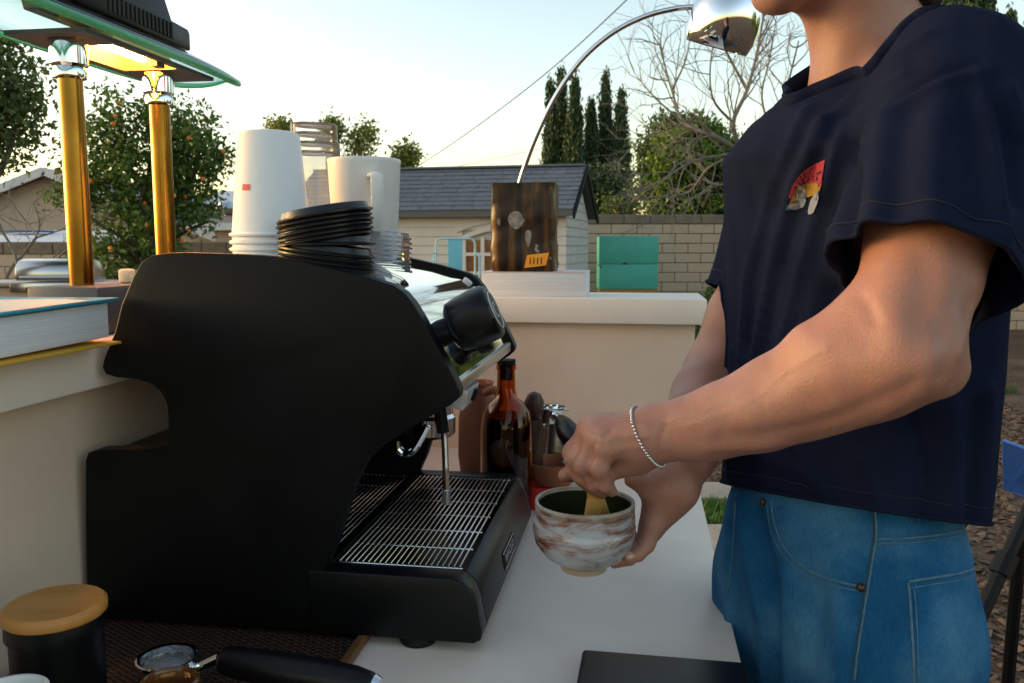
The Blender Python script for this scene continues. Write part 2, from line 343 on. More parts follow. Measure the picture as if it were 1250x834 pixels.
rf = MB().add([S(-SW - .12, -0.14, EV - 0.03), S(0.10, -0.14, EV - 0.03), S(0.10, SDp / 2, RG), S(-SW - .12, SDp / 2, RG), S(0.10, SDp + .14, EV - 0.03), S(-SW - .12, SDp + .14, EV - 0.03)] +
              [p + BZ * 0.05 for p in (S(-SW - .12, -0.14, EV - 0.03), S(0.10, -0.14, EV - 0.03), S(0.10, SDp / 2, RG), S(-SW - .12, SDp / 2, RG), S(0.10, SDp + .14, EV - 0.03), S(-SW - .12, SDp + .14, EV - 0.03))],
              [(0, 1, 2, 3), (3, 2, 4, 5), (6, 9, 8, 7), (9, 11, 10, 8), (0, 6, 7, 1), (1, 7, 8, 2), (2, 8, 10, 4), (4, 10, 11, 5), (5, 11, 9, 3), (3, 9, 6, 0)]).build('roof', M['greymetal'], sh, smooth=False)
NR = 10; slope = unit(S(0, SDp / 2, RG) - S(0, -0.14, EV - 0.03)); L_ = np.linalg.norm(S(0, SDp / 2, RG) - S(0, -0.14, EV - 0.03)); nrm = unit(np.cross(SR, slope))
sm = MB()
for k in range(NR):                                                                          # courses of slate shingles
    a = -SW - 0.12 - random.uniform(0, 0.2)
    while a < 0.10:
        w = random.uniform(0.16, 0.30); a0, a1 = max(a, -SW - .12), min(a + w - 0.006, 0.10); a += w
        if a1 <= a0: continue
        q = S(0, -0.14, EV - 0.03) + BZ * 0.055; s0 = k * L_ / NR; s1 = s0 + L_ / NR * 1.08; t = random.uniform(0.010, 0.017)
        V = [q + SR * x + slope * s + nrm * n_ for s, n_ in ((s0, 0), (s0, t), (s1, 0.002)) for x in (a0, a1)]
        sm.add(V, [(0, 1, 3, 2), (2, 3, 5, 4), (0, 2, 4), (1, 5, 3)])
T(sm.build('shingles', M['shingle'], rf, smooth=False), 'lapped courses of slate grey shingles', kind='stuff')
MB().box((S(-SW - .12, SDp / 2, RG + .06) + S(0.10, SDp / 2, RG + .06)) / 2, (SW + .22, 0.16, 0.03), SR, SF, BZ).build('ridge_cap', M['shingle'], rf, bevel=0.01)
for a, b in ((S(0.115, -0.15, EV - 0.04), S(0.115, SDp / 2, RG + .01)), (S(0.115, SDp + .15, EV - .04), S(0.115, SDp / 2, RG + .01))):
    MB().box((a + b) / 2, (0.025, 0.075, np.linalg.norm(b - a) + .03), SR, np.cross(unit(b - a), SR), unit(b - a)).build('barge_board', M['rubber'], rf, smooth=False)
MB().box(S(-SW / 2, -0.155, EV - 0.03), (SW + .22, 0.025, 0.045), SR, SF, BZ).build('gutter', M['greymetal'], rf, smooth=False)
M['paneamber'] = mat('warm_reflection_wood_pane', (0.27, 0.10, 0.03), 0.15, col2=(0.16, 0.06, 0.025), nscale=6, coat=1.0)  # brown wood inside and a warm reflection painted into the pane colour
M['panedark'] = mat('dark_window_pane', (0.03, 0.034, 0.04), 0.06, coat=1.0)
# arched double door: frame, two leaves of panes
cx = (DX0 + DX1) / 2; hw = (DX1 - DX0) / 2
def arch_z(a): return 1.40 + 0.13 * (1 - ((a - cx) / hw) ** 2)
fm = MB(); NA = 14
up = [(DX0 + (DX1 - DX0) * i / NA) for i in range(NA + 1)]
for i in range(NA):
    for (lo, hi) in ((0.0, 0.06),):
        a0, a1 = up[i], up[i + 1]
        V = [S(a, b, arch_z(a) + h) for b in (-0.035, 0.0) for a, h in ((a0, lo), (a1, lo), (a1, hi), (a0, hi))]
        fm.add(V, [(0, 1, 2, 3), (7, 6, 5, 4), (0, 4, 5, 1), (3, 2, 6, 7)])
dr = fm.build('arch_trim', M['trim'], sh, smooth=False)
om = MB()
for i in range(NA):
    a0, a1 = up[i], up[i + 1]; f = lambda a: 1.12 * (a - cx) + cx
    V = [S(f(a), b, arch_z(a) + h) for b in (-0.03, 0.0) for a, h in ((a0, .10), (a1, .10), (a1, .13), (a0, .13))]
    om.add(V, [(0, 1, 2, 3), (7, 6, 5, 4), (0, 4, 5, 1), (3, 2, 6, 7)])
om.build('outer_arch_moulding', M['grey_siding'], sh, smooth=False)
MB().box(S(cx, 0.0, 1.555), (2 * hw + 0.14, 0.012, 0.05), SR, SF, BZ).build('header_panel', M['grey_siding'], sh, smooth=False)
for sgn in (0, 1):
    l0, l1 = (DX0, cx - 0.004) if sgn == 0 else (cx + 0.004, DX1)
    MB().box(S((l0 + l1) / 2, 0.012, 0.35), (l1 - l0, 0.03, 0.7), SR, SF, BZ).build('door_panel', M['trim'], sh, smooth=False)
    fr = MB()
    for a in (l0 + .025, (l0 + l1) / 2, l1 - .025): fr.box(S(a, -0.01, 1.06), (0.045, 0.035, 0.76), SR, SF, BZ)
    for z in (0.72, 1.0, 1.235): fr.box(S((l0 + l1) / 2, -0.011, z), (l1 - l0, 0.034, 0.04), SR, SF, BZ)
    d_ = fr.build('door_leaf', M['trim'], sh, smooth=False)
    for ci, (a0, a1) in enumerate(((l0 + .048, (l0 + l1) / 2 - .023), ((l0 + l1) / 2 + .023, l1 - .048))):
        for z0, z1 in ((0.74, .98), (1.02, 1.215), (1.255, 1.41)):
            MB().box(S((a0 + a1) / 2, 0.006, (z0 + z1) / 2), (a1 - a0, 0.008, z1 - z0), SR, SF, BZ).build('pane', M['paneamber'] if sgn == 0 else M['panedark'], d_, smooth=False)
T(MB().box(S(-1.3, -0.85, 0.15), (3.4, 1.5, 0.30), SR, SF, BZ).build('deck', mat('deck_boards', (0.20, 0.14, 0.09), 0.8, col2=(0.14, 0.10, 0.07), nscale=6, stretch=(2, 20, 2)), bevel=0.01), 'low wooden deck in front of the grey shed', 'deck')

# ---------------------------------------------------------------- neighbours' houses
M['stucco'] = mat('tan_stucco', (0.55, 0.425, 0.33), 0.9, col2=(0.50, 0.385, 0.30), nscale=3, bump=0.3, bscale=40)
M['whitetrim'] = mat('white_fascia_paint', (0.66, 0.66, 0.67), 0.6, col2=(0.58, 0.58, 0.6), nscale=3)
M['roofgrey'] = mat('grey_composition_roof', (0.13, 0.125, 0.12), 0.9, col2=(0.19, 0.18, 0.17), nscale=20, bump=0.5, bscale=30)
M['roofbrown'] = mat('brown_composition_roof', (0.18, 0.155, 0.13), 0.9, col2=(0.23, 0.20, 0.17), nscale=20, bump=0.5, bscale=30)
def gable_house(name, label, x0, x1, y0, y1, eave, ridge, mw, mr, rx=None):
    """gable faces the camera"""
    h = thing(name, label, 'house', ((x0 + x1) / 2, (y0 + y1) / 2, 0)); xm = (x0 + x1) / 2 if rx is None else rx
    MB().add([(x0, y0, 0), (x1, y0, 0), (x1, y0, eave), (xm, y0, ridge), (x0, y0, eave), (x0, y1, 0), (x1, y1, 0), (x1, y1, eave), (xm, y1, ridge), (x0, y1, eave)],
             [(0, 1, 2, 3, 4), (9, 8, 7, 6, 5), (1, 6, 7, 2), (5, 0, 4, 9), (2, 7, 8, 3), (4, 3, 8, 9)]).build('wall', mw, h, smooth=False)
    o = 0.5; t = 0.16
    for s, xa in ((-1, x0), (1, x1)):
        k = (ridge - eave) / (xm - xa); xe = xa + s * o; ze = eave + k * (xe - xa)
        MB().add([(xe, y0 - o, ze + .02), (xm, y0 - o, ridge + .02), (xm, y1 + o, ridge + .02), (xe, y1 + o, ze + .02), (xe, y0 - o, ze + t), (xm, y0 - o, ridge + t), (xm, y1 + o, ridge + t), (xe, y1 + o, ze + t)],
                 [(0, 1, 2, 3), (7, 6, 5, 4), (0, 4, 5, 1), (1, 5, 6, 2), (2, 6, 7, 3), (3, 7, 4, 0)]).build('roof', mr, h, smooth=False)
        dv = unit(np.array([xm - xe, 0, ridge - ze])); nv = np.array([-dv[2], 0, dv[0]]); ln = math.hypot(xm - xe, ridge - ze)
        MB().box(np.array([(xe + xm) / 2, y0 - o - .035, (ze + ridge) / 2 + .06]), (ln, 0.06, 0.26), dv, (0, 1, 0), nv).build('fascia', M['whitetrim'], h, smooth=False)
    return h
ap = PY(64, 209, 27)
gh = gable_house('house', 'tan stucco house gable with white fascia at the far left', ap[0] - 5.0, ap[0] + 5.0, 27, 38, ap[2] - 2.05, ap[2] - .1, M['stucco'], M['roofgrey'], rx=ap[0])
# pale patio roof of the tan house above the wall
a = PY(-60, 296, 19); b = PY(100, 296, 19); zt = PY(50, 281, 23)[2]
pc = thing('patio_cover', 'pale grey flat patio roof just above the low block wall', 'patio cover', ((a[0] + b[0]) / 2, 21, 0))
MB().add([(a[0], 19, a[2]), (b[0], 19, a[2]), (b[0] + .4, 23, zt), (a[0] - .4, 23, zt), (a[0], 19, a[2] - .08), (b[0], 19, a[2] - .08), (b[0] + .4, 23, zt - .08), (a[0] - .4, 23, zt - .08)],
         [(0, 1, 2, 3), (7, 6, 5, 4), (0, 4, 5, 1), (1, 5, 6, 2), (2, 6, 7, 3), (3, 7, 4, 0)]).build('roof_sheet', M['whitetrim'], pc, smooth=False)
for px in (a[0] + .3, b[0] - .3): MB().box((px, 19.1, a[2] / 2 - .05), (0.1, 0.1, a[2] - .1)).build('post', M['whitetrim'], pc, smooth=False)
MB().box(PY(36, 284, 21.5) + BZ * 0.03, (1.0, 0.5, 0.05)).build('blue_tarp', mat('blue_tarp', (0.03, 0.12, 0.35), 0.6), pc, bevel=0.01)
# house between the orange tree and the cups
e0 = PY(243, 262, 24); e1 = PY(420, 277, 24); r0 = PY(225, 240, 29)
h2 = thing('house', 'low house with brown roof and pale fascia beside the paper cups', 'house', (e0[0] + 3, 27, 0))
ez = PY(300, 276, 24)[2]; rz = PY(300, 250, 28)[2]; X0 = PY(236, 277, 24)[0]; X1 = X0 + 11
MB().box(((X0 + X1) / 2 + .25, 27, ez / 2), (X1 - X0 - .5, 5.4, ez)).build('wall', M['stucco'], h2, smooth=False)
MB().add([(X0, 23.9, ez), (X1, 23.9, ez), (X1, 28, rz), (X0 + 1.2, 28, rz), (X1, 32, ez), (X0, 32, ez)] + [(X0, 23.9, ez + .05), (X1, 23.9, ez + .05), (X1, 28, rz + .05), (X0 + 1.2, 28, rz + .05), (X1, 32, ez + .05), (X0, 32, ez + .05)],
         [(0, 1, 2, 3), (3, 2, 4, 5), (5, 0, 3), (6, 9, 8, 7), (9, 11, 10, 8), (11, 9, 6), (0, 6, 7, 1), (1, 7, 8, 2), (2, 8, 10, 4), (4, 10, 11, 5), (5, 11, 6, 0)]).build('roof', M['roofbrown'], h2, smooth=False)
MB().box(((X0 + X1) / 2, 23.86, ez - .02), (X1 - X0, 0.06, 0.20)).build('fascia', M['whitetrim'], h2, smooth=False)
v = PY(278, 258, 25.5)
MB().lathe([(0.10, -0.3), (0.12, 0.0), (0.26, 0.05), (0.34, 0.2), (0.28, 0.36), (0.10, 0.44), (0.01, 0.45)], (v[0], v[1], v[2] - .12), n=16, cap0=True).build('turbine_vent', M['steel'], h2)
r4 = PY(232, 241, 34); r5 = PY(330, 246, 34)
h3 = thing('house', 'pale roofed house farther behind the brown roof', 'house', (r4[0] + 4, 36, 0))
MB().box((r4[0] + 5, 37, r4[2] / 2 - .5), (9, 5, r4[2] - .8)).build('wall', M['stucco'], h3, smooth=False)
zt = PY(300, 238, 34)[2]; zb = PY(300, 249, 34)[2]
MB().add([(r4[0] - .6, 34, zb), (r4[0] + 10, 34, zb), (r4[0] + 10, 37, zt + .35), (r4[0] + .2, 37, zt + .35), (r4[0] + 10, 40.5, zb), (r4[0] - .6, 40.5, zb)], [(0, 1, 2, 3), (3, 2, 4, 5), (5, 0, 3), (0, 5, 4, 1), (1, 4, 2)]).build('roof', M['whitetrim'], h3, smooth=False)

# ---------------------------------------------------------------- trees
def leaves(centers, spread, per, size, aspect=0.45, updir=0.0, seed=1, squash=1.0):
    """many small leaf faces around the given clump centres"""
    g = np.random.default_rng(seed); c = np.asarray(centers, float); n = len(c) * per
    sp = np.repeat(np.broadcast_to(np.asarray(spread, float), (len(c),)), per)[:, None]
    P = np.repeat(c, per, 0) + g.normal(0, 1, (n, 3)) * sp * np.array([1, 1, squash])
    a = g.normal(0, 1, (n, 3)); a[:, 2] += updir; a /= np.linalg.norm(a, axis=1, keepdims=True)
    b = g.normal(0, 1, (n, 3)); b -= a * (a * b).sum(1, keepdims=True); b /= np.linalg.norm(b, axis=1, keepdims=True)
    s = size * g.uniform(0.6, 1.3, (n, 1)); nn = np.cross(a, b) * s * 0.15
    V = np.stack([P - a * s * .5, P + b * s * aspect * .5 + nn, P + a * s * .5, P - b * s * aspect * .5 + nn], 1).reshape(-1, 3)
    return V, np.arange(n * 4).reshape(-1, 4)
def crown_points(ells, n, seed, shell=0.55):
    g = np.random.default_rng(seed); out = []; vols = np.array([e[1][0] * e[1][1] * e[1][2] for e in ells]) ** 0.7; vols /= vols.sum()
    for (c, r), w in zip(ells, vols):
        k = max(3, int(n * w)); d = g.normal(0, 1, (k, 3)); d /= np.linalg.norm(d, axis=1, keepdims=True)
        rad = g.uniform(shell, 1.0, (k, 1)) * (1 + 0.12 * g.normal(0, 1, (k, 1)))
        out.append(np.asarray(c) + d * rad * np.asarray(r))
    return np.concatenate(out)
def limb_tree(mb, base, top, r0, pts, seed, nb=14):
    """trunk with limbs reaching towards clump centres"""
    g = np.random.default_rng(seed); base = np.asarray(base, float); top = np.asarray(top, float)
    tr = [base + (top - base) * t + np.array([math.sin(t * 5 + seed), math.cos(t * 4 + seed), 0]) * r0 * 0.7 * t for t in np.linspace(0, 1, 8)]
    mb.tube(tr, [r0 * (1 - 0.75 * t) + 0.01 for t in np.linspace(0, 1, 8)], 8)
    for i in g.choice(len(pts), min(nb, len(pts)), replace=False):
        e = pts[i]; k = int(np.clip((e[2] - base[2]) / (top[2] - base[2] + 1e-6) * 4 + 1, 2, 6)); s = tr[k]
        mid = (s + e) / 2 + g.normal(0, 1, 3) * np.linalg.norm(e - s) * 0.1; mid[2] += 0.05
        mb.tube(smooth_poly([s, mid, e], 4), [r0 * 0.38 * (1 - 0.85 * t) + 0.006 for t in np.linspace(0, 1, 9)], 6)
def broad_tree(name, label, cat, base, ells, n, per, spread, leaf, lm, r0=0.12, seed=1, group=None, bark='bark', aspect=0.5, shell=0.5, core=None, nb=16):
    t = thing(name, label, cat, base, group=group)
    pts = crown_points(ells, n, seed, shell); V, Q = leaves(pts, spread, per, leaf, aspect, 0.2, seed + 5)
    top = np.array(ells[0][0], float); tb = MB(); limb_tree(tb, base, top, r0, pts, seed, nb); tb.build('trunk', M[bark], t)
    cr = put('crown', fastmesh('crown', V, Q), lm, t, smooth=False)
    return t, pts, cr
M['leaf_orange'] = leafmat('orange_tree_leaf', (0.045, 0.105, 0.016), (0.125, 0.21, 0.035), 0.35)
M['leaf_olive'] = leafmat('olive_green_leaf', (0.075, 0.115, 0.03), (0.17, 0.22, 0.065), 0.4)
M['leaf_yellow'] = leafmat('yellow_green_leaf', (0.16, 0.20, 0.035), (0.30, 0.32, 0.07), 0.5)
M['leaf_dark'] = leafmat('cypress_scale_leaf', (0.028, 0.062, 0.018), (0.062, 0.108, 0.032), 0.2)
M['leaf_mid'] = leafmat('sunlit_conifer_leaf', (0.10, 0.19, 0.015), (0.20, 0.31, 0.035), 0.35)
M['fruit'] = mat('orange_fruit', (0.85, 0.25, 0.02), 0.45, bump=0.2, bscale=60)
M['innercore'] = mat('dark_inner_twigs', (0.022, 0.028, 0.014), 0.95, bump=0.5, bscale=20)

def E_(u, v, Y, ru, rv, ry=None): c = PY(u, v, Y); k = Y / FPX; return (c, (ru * k, (ry if ry else ru * k), rv * k))
# orange tree behind the lamp
YO = 11.6
ells = [E_(178, 215, YO, 62, 58), E_(235, 200, YO, 48, 48), E_(120, 195, YO, 46, 50), E_(160, 150, YO, 42, 36), E_(212, 152, YO, 40, 34), E_(250, 178, YO - .3, 32, 30), E_(90, 235, YO, 32, 38), E_(170, 280, YO, 62, 42), E_(230, 252, YO, 38, 34), E_(128, 128, YO, 14, 16), E_(270, 195, YO, 16, 14), E_(205, 325, YO, 34, 40), E_(140, 325, YO, 40, 40)]
bs = PY(165, 300, YO); bs[2] = 0
ot, pts, cr = broad_tree('orange_tree', 'dark green orange tree full of ripe fruit behind the brass lamp posts', 'tree', bs, ells, 640, 22, 0.095, 0.085, M['leaf_orange'], 0.10, 11, shell=0.45, nb=40)
om = MB(); g = np.random.default_rng(4)
sel = crown_points(ells[:9], 64, 77, 0.92)
for p in sel:
    if p[1] < YO + .1: om.ball(p, 0.031 * g.uniform(.85, 1.15), 8, 6)
T(om.build('oranges', M['fruit'], ot), 'ripe oranges hanging in the crown', kind='stuff')
# bare twiggy shrub in front of the tan house
def bare(mb, p, d, ln, r, depth, g, spread=0.5, up=0.15, tips=None):
    n = 4; P = [np.asarray(p, float)]; dd = unit(d)
    for i in range(n):
        dd = unit(dd + g.normal(0, 0.13, 3) + np.array([0, 0, up * 0.2])); P.append(P[-1] + dd * ln / n)
    mb.tube(P, [r * (1 - 0.40 * i / n) for i in range(n + 1)], 6 if r > 0.02 else 4, caps=False)
    if depth == 0: return
    for k in range(3 if depth > 1 else 2):
        q = P[g.integers(2, n + 1)] if k else P[-1]
        nd = unit(dd + g.normal(0, spread, 3) + np.array([0, 0, up]))
        bare(mb, q, nd, ln * g.uniform(0.6, 0.85), r * (0.62 if k == 0 else 0.5), depth - 1, g, spread, up)
tw = thing('bare_shrub', 'leafless grey shrub with crooked twigs before the tan gable', 'shrub', PY(25, 350, 12) * np.array([1, 1, 0]))
g = np.random.default_rng(12); m = MB()
for u0, v0, dx, dz in ((8, 300, 0.5, 0.8), (28, 300, -0.4, .9), (20, 290, 0.9, .35)):
    b0 = PY(u0, 340, 12); b0[2] = 0.9; m.tube([b0 * np.array([1, 1, 0]), b0], [0.035, 0.03], 6); bare(m, b0, (dx, 0, dz), 0.7, 0.026, 4, g, 0.55, 0.05)
m.build('branches', M['palebark'], tw)
# leafy tree at the far left edge
YL = 9.0
ells = [E_(5, 90, YL, 48, 60), E_(-30, 145, YL, 66, 56), E_(18, 130, YL, 34, 34), E_(14, 165, YL, 30, 28), E_(-20, 30, YL, 44, 44), E_(-70, 100, YL, 70, 90)]
bs = PY(-60, 300, YL); bs[2] = 0
broad_tree('leafy_tree', 'loose olive leaved tree at the left edge under the glass shade', 'tree', bs, ells, 420, 16, 0.11, 0.085, M['leaf_olive'], 0.12, 21, shell=0.3, nb=26)
# trees over the shed roof
for k, (u, v, ru, rv, lab) in enumerate(((441, 172, 24, 25, 'yellow green tree top above the white jug'), (495, 190, 14, 12, 'small yellow green tree top beside the shed ridge'), (340, 160, 12, 10, 'small yellow green tree top left of the clear cups'), (404, 160, 11, 10, 'small tree top right behind the clear cups'))):
    Yt = 30; bs = PY(u, 300, Yt); bs[2] = 0
    broad_tree('distant_tree', lab, 'tree', bs, [E_(u, v, Yt, ru, rv), E_(u - ru * .2, v + rv * 1.2, Yt, ru * .9, rv), E_(u + ru * .4, v - rv * .3, Yt, ru * .6, rv * .7)], 90, 14, 0.17, 0.17, M['leaf_yellow'], 0.10, 31 + k, group='far tree tops behind the shed', shell=0.3)
# row of Italian cypresses
def cypress(name, label, u, vt, vb, half, Y, seed, group, dens=1.0):
    b = PY(u, vb, Y); top = PY(u, vt, Y); zt = top[2]; k = Y / FPX; g = np.random.default_rng(seed)
    t = thing(name, label, 'tree', (b[0], Y, 0), group=group)
    MB().tube([(b[0], Y, 0), (b[0], Y, zt * .95)], [0.14, 0.03], 8).build('trunk', M['bark'], t)
    R = half * k
    def prof(s): return R * np.minimum(1, np.power(np.clip((1 - s) * 1.9, 0, 1), 0.85)) * np.clip(0.72 + s * 3, 0, 1)
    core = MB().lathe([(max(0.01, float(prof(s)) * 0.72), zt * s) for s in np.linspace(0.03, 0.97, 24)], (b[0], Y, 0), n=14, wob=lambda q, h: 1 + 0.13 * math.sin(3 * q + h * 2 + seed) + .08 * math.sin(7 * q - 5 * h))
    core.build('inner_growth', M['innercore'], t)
    n = int(520 * dens); s = g.uniform(0.02, 1.0, n) ** 0.9; q = g.uniform(0, 2 * np.pi, n); rr = prof(s) * g.uniform(0.72, 1.08, n) * (1 + .1 * np.sin(3 * q + s * zt * 2 + seed))
    c = np.stack([b[0] + rr * np.cos(q), Y + rr * np.sin(q), s * zt], 1)
    V, Q = leaves(c, 0.055, 16, 0.15, 0.3, 3.2, seed, squash=2.4)
    put('crown', fastmesh('crown', V, Q), M['leaf_dark'], t, smooth=False)
CY = ((671, 103, 10.5, 25, 'leftmost and slimmest cypress of the row beyond the shed'), (684, 92, 12, 25.6, 'tall narrow cypress second from the left in the row'), (700, 97, 15.5, 24.6, 'third cypress from the left, where the lamp stem crosses the row'),
      (720, 128, 14.5, 25.2, 'shortest cypress in the middle of the row beyond the shed'), (737, 95, 13.5, 25.5, 'tall cypress second from the right in the row'), (756, 117, 14.5, 24.8, 'rightmost cypress of the row, beside the bright gap'))
for k, (u, vt, hf, Y, lab) in enumerate(CY): cypress('cypress_tree', lab, u, vt, 300, hf, Y, 40 + k, 'row of cypresses beyond the shed')
for k, (u, vt, hf, Y, lab) in enumerate(((1216, 24, 14, 21, 'narrow cypress tip rising behind the man\'s shoulder'), (1232, 45, 10, 23, 'lower cypress tip beside the one behind the shoulder'), (1252, 24, 16, 20, 'dark cypress at the right edge of the picture'), (1178, -60, 30, 17, 'tall dark conifer directly behind the man\'s neck'), (1150, -90, 30, 18.5, 'tall conifer with bare trunk showing behind the man\'s hair'))):
    cypress('cypress_tree', lab, u, vt, 300, hf, Y, 60 + k, 'conifers behind the man', 1.6)
MB_ = MB().tube([PY(1131, 60, 14) * np.array([1, 1, 0]), PY(1131, -20, 14), PY(1133, -140, 14)], [0.13, 0.11, 0.09], 8)
pt = thing('pine_tree', 'grey trunked pine standing behind the man\'s hair', 'tree', PY(1131, 60, 14) * np.array([1, 1, 0])); MB_.build('trunk', M['palebark'], pt)
pts = crown_points([E_(1120, -130, 14, 90, 50), E_(1160, -60, 14.6, 30, 40)], 160, 5, .3); V, Q = leaves(pts, .16, 16, .14, .25, .5, 9); put('crown', fastmesh('crown', V, Q), M['leaf_dark'], pt, smooth=False)
# big bright conifer bush over the wall
YB = 17.5
bb = thing('conifer_bush', 'large bushy evergreen with bright green sprays above the block wall', 'tree', PY(835, 300, YB) * np.array([1, 1, 0]))
ells = [E_(838, 215, YB, 52, 50), E_(815, 185, YB, 32, 38), E_(850, 180, YB, 36, 36), E_(870, 210, YB, 36, 44), E_(810, 235, YB, 28, 34), E_(850, 260, YB, 56, 36), E_(808, 160, YB, 14, 18), E_(830, 158, YB + .3, 16, 16), E_(856, 162, YB, 14, 14), E_(900, 230, YB, 40, 50)]
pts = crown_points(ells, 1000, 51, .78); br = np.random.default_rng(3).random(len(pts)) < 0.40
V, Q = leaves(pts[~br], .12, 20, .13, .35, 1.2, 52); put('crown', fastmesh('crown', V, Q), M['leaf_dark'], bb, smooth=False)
hi = [E_(822, 190, YB - .55, 26, 26), E_(852, 195, YB - .55, 26, 20), E_(880, 188, YB - .4, 22, 22), E_(815, 225, YB - .5, 16, 28), E_(855, 166, YB - .2, 18, 14)]  # sunlit tufts: the sunlight is put into a lighter leaf colour
V, Q = leaves(np.concatenate([pts[br], crown_points(hi, 420, 8, .45)]), .085, 22, .12, .45, .8, 53); T(put('sunlit_sprays', fastmesh('crown', V, Q), M['leaf_mid'], bb, smooth=False), 'lighter yellow green sprays with sunlight painted into their colour')
cm = MB()
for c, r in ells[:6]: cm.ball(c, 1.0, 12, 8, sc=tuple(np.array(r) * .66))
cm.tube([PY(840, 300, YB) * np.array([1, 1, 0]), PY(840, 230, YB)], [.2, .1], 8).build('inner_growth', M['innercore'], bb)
bs = PY(712, 262, 23) * np.array([1, 1, 0])
broad_tree('hedge', 'dense green hedge at the foot of the cypress row', 'hedge', bs, [E_(700, 245, 23, 40, 30), E_(735, 240, 23, 30, 36), E_(672, 250, 23, 20, 26), E_(755, 250, 23, 16, 24)], 420, 18, .14, .13, M['leaf_dark'], .06, 74, shell=.55)
# low shrubs in the gap above the wall
bs = PY(755, 262, 20) * np.array([1, 1, 0])
broad_tree('hedge_shrub', 'thin shrub in the bright gap between cypress and evergreen', 'shrub', bs, [E_(755, 252, 20, 26, 16), E_(778, 240, 20, 10, 26)], 60, 10, .12, .11, M['leaf_olive'], .05, 71, shell=.2)
bs = PY(868, 360, 12.6) * np.array([1, 1, 0])
broad_tree('wall_shrub', 'small leafy shrub at the foot of the wall beside the sleeve', 'shrub', bs, [E_(876, 368, 12.6, 22, 26), E_(862, 382, 12.6, 20, 22), E_(886, 345, 12.6, 14, 16), E_(872, 400, 12.6, 26, 22)], 80, 14, .06, .07, M['leaf_orange'], .03, 72, shell=.3)
# leafless tree in front of the evergreen
bt = thing('bare_tree', 'leafless grey tree with fine branches spreading above the wall', 'tree', PY(925, 300, 11.5) * np.array([1, 1, 0]))
m = MB(); g = np.random.default_rng(19); YT = 11.5
tr = [PY(940, 340, YT) * np.array([1, 1, 0]), PY(935, 290, YT), PY(918, 215, YT), PY(905, 185, YT)]
m.tube(smooth_poly(tr, 5), list(np.linspace(0.10, 0.05, 16)), 8)
LIMBS = [([(905, 185), (870, 165), (835, 150), (820, 110), (805, 55)], 0.045, 3), ([(905, 185), (880, 190), (850, 195), (815, 215), (790, 232)], .03, 3), ([(905, 185), (895, 150), (912, 110), (925, 60), (935, 0)], 0.05, 3),
         ([(918, 215), (945, 170), (960, 110), (975, 50)], 0.045, 3), ([(912, 110), (890, 70), (875, 40), (850, 0)], 0.03, 3), ([(925, 60), (940, 30), (960, -10)], 0.022, 2), ([(835, 150), (800, 120), (775, 90)], 0.022, 3), ([(820, 110), (838, 70), (845, 20)], .022, 2),
         ([(905, 185), (865, 205), (840, 235), (800, 240)], 0.028, 3), ([(870, 225), (850, 240), (825, 255)], .02, 2), ([(918, 215), (895, 225), (870, 225)], .03, 1), ([(895, 150), (870, 120), (868, 70), (880, 20)], .026, 3), ([(870, 165), (845, 170), (800, 165), (770, 180)], .018, 3), ([(945, 170), (930, 120), (940, 70), (948, 20)], .024, 3)]
for pl, r, dep in LIMBS:
    P3 = [PY(u, v, YT + 0.25 * math.sin(i * 2 + u)) for i, (u, v) in enumerate(pl)]; P3 = smooth_poly(P3, 5)
    m.tube(P3, list(np.linspace(r * .75, r * .2, len(P3))), 6, caps=False)
    for i in range(4, len(P3), 2):
        for _ in range(2):
            d = unit(P3[i] - P3[i - 2]); bare(m, P3[i], unit(d + g.normal(0, .6, 3) * np.array([1, .6, 1])), g.uniform(.24, .50), r * .20 + .002, dep - 1, g, .45, .12)
m.build('branches', M['palebark'], bt)
# trees off to the right and behind, out of view, added for reflections and a darker front
for k, (x, y, hgt, lab) in enumerate(((9.5, 6.5, 4.2, 'unseen broad green tree added out on the right of the yard'), (11.5, 10.5, 5.0, 'unseen broad green tree added farther out on the right of the yard'), (9.0, 2.0, 4.0, 'unseen broad green tree added at the near right of the yard'))):
    broad_tree('reflection_tree', lab, 'tree', (x, y, 0), [((x, y, hgt * .62), (1.9, 1.9, hgt * .36)), ((x - .6, y + .8, hgt * .5), (1.6, 1.6, hgt * .35)), ((x + .4, y - 1.2, hgt * .45), (1.6, 1.5, hgt * .33))], 260, 16, .22, .2, M['leaf_orange'], .16, 81 + k, group='unseen trees added for reflection', shell=.4)
for k, (u, vt, Y, lab) in enumerate(((1015, 168, 16.5, 'dense evergreen hidden behind the man\'s chest'), (1065, 140, 16.0, 'dense evergreen hidden behind the man\'s near sleeve'), (1115, 130, 16.8, 'dense evergreen hidden behind the man\'s back'))):
    broad_tree('evergreen_tree', lab, 'tree', PY(u, 300, Y) * np.array([1, 1, 0]), [E_(u, vt + 62, Y, 40, 60), E_(u - 10, vt + 110, Y, 46, 60), E_(u + 12, vt + 40, Y, 26, 38)], 200, 16, .17, .18, M['leaf_orange'], .14, 91 + k, group='evergreens behind the man', shell=.4)
# overhead service wire
def wire(name, label, pts, r): T(MB().tube(smooth_poly(pts, 8), r, 5).build(name, M['rubber']), label, 'wire')
wire('overhead_wire', 'dark overhead wire slanting up across the sky', [PY(480, 222, 34), PY(560, 170, 30), PY(660, 95, 25), PY(765, 0, 20), PY(830, -70, 17)], 0.014)
wire('overhead_wire', 'faint thin wire low over the shed roof', [PY(560, 203, 40), PY(640, 186, 38), PY(700, 172, 36)], 0.010)

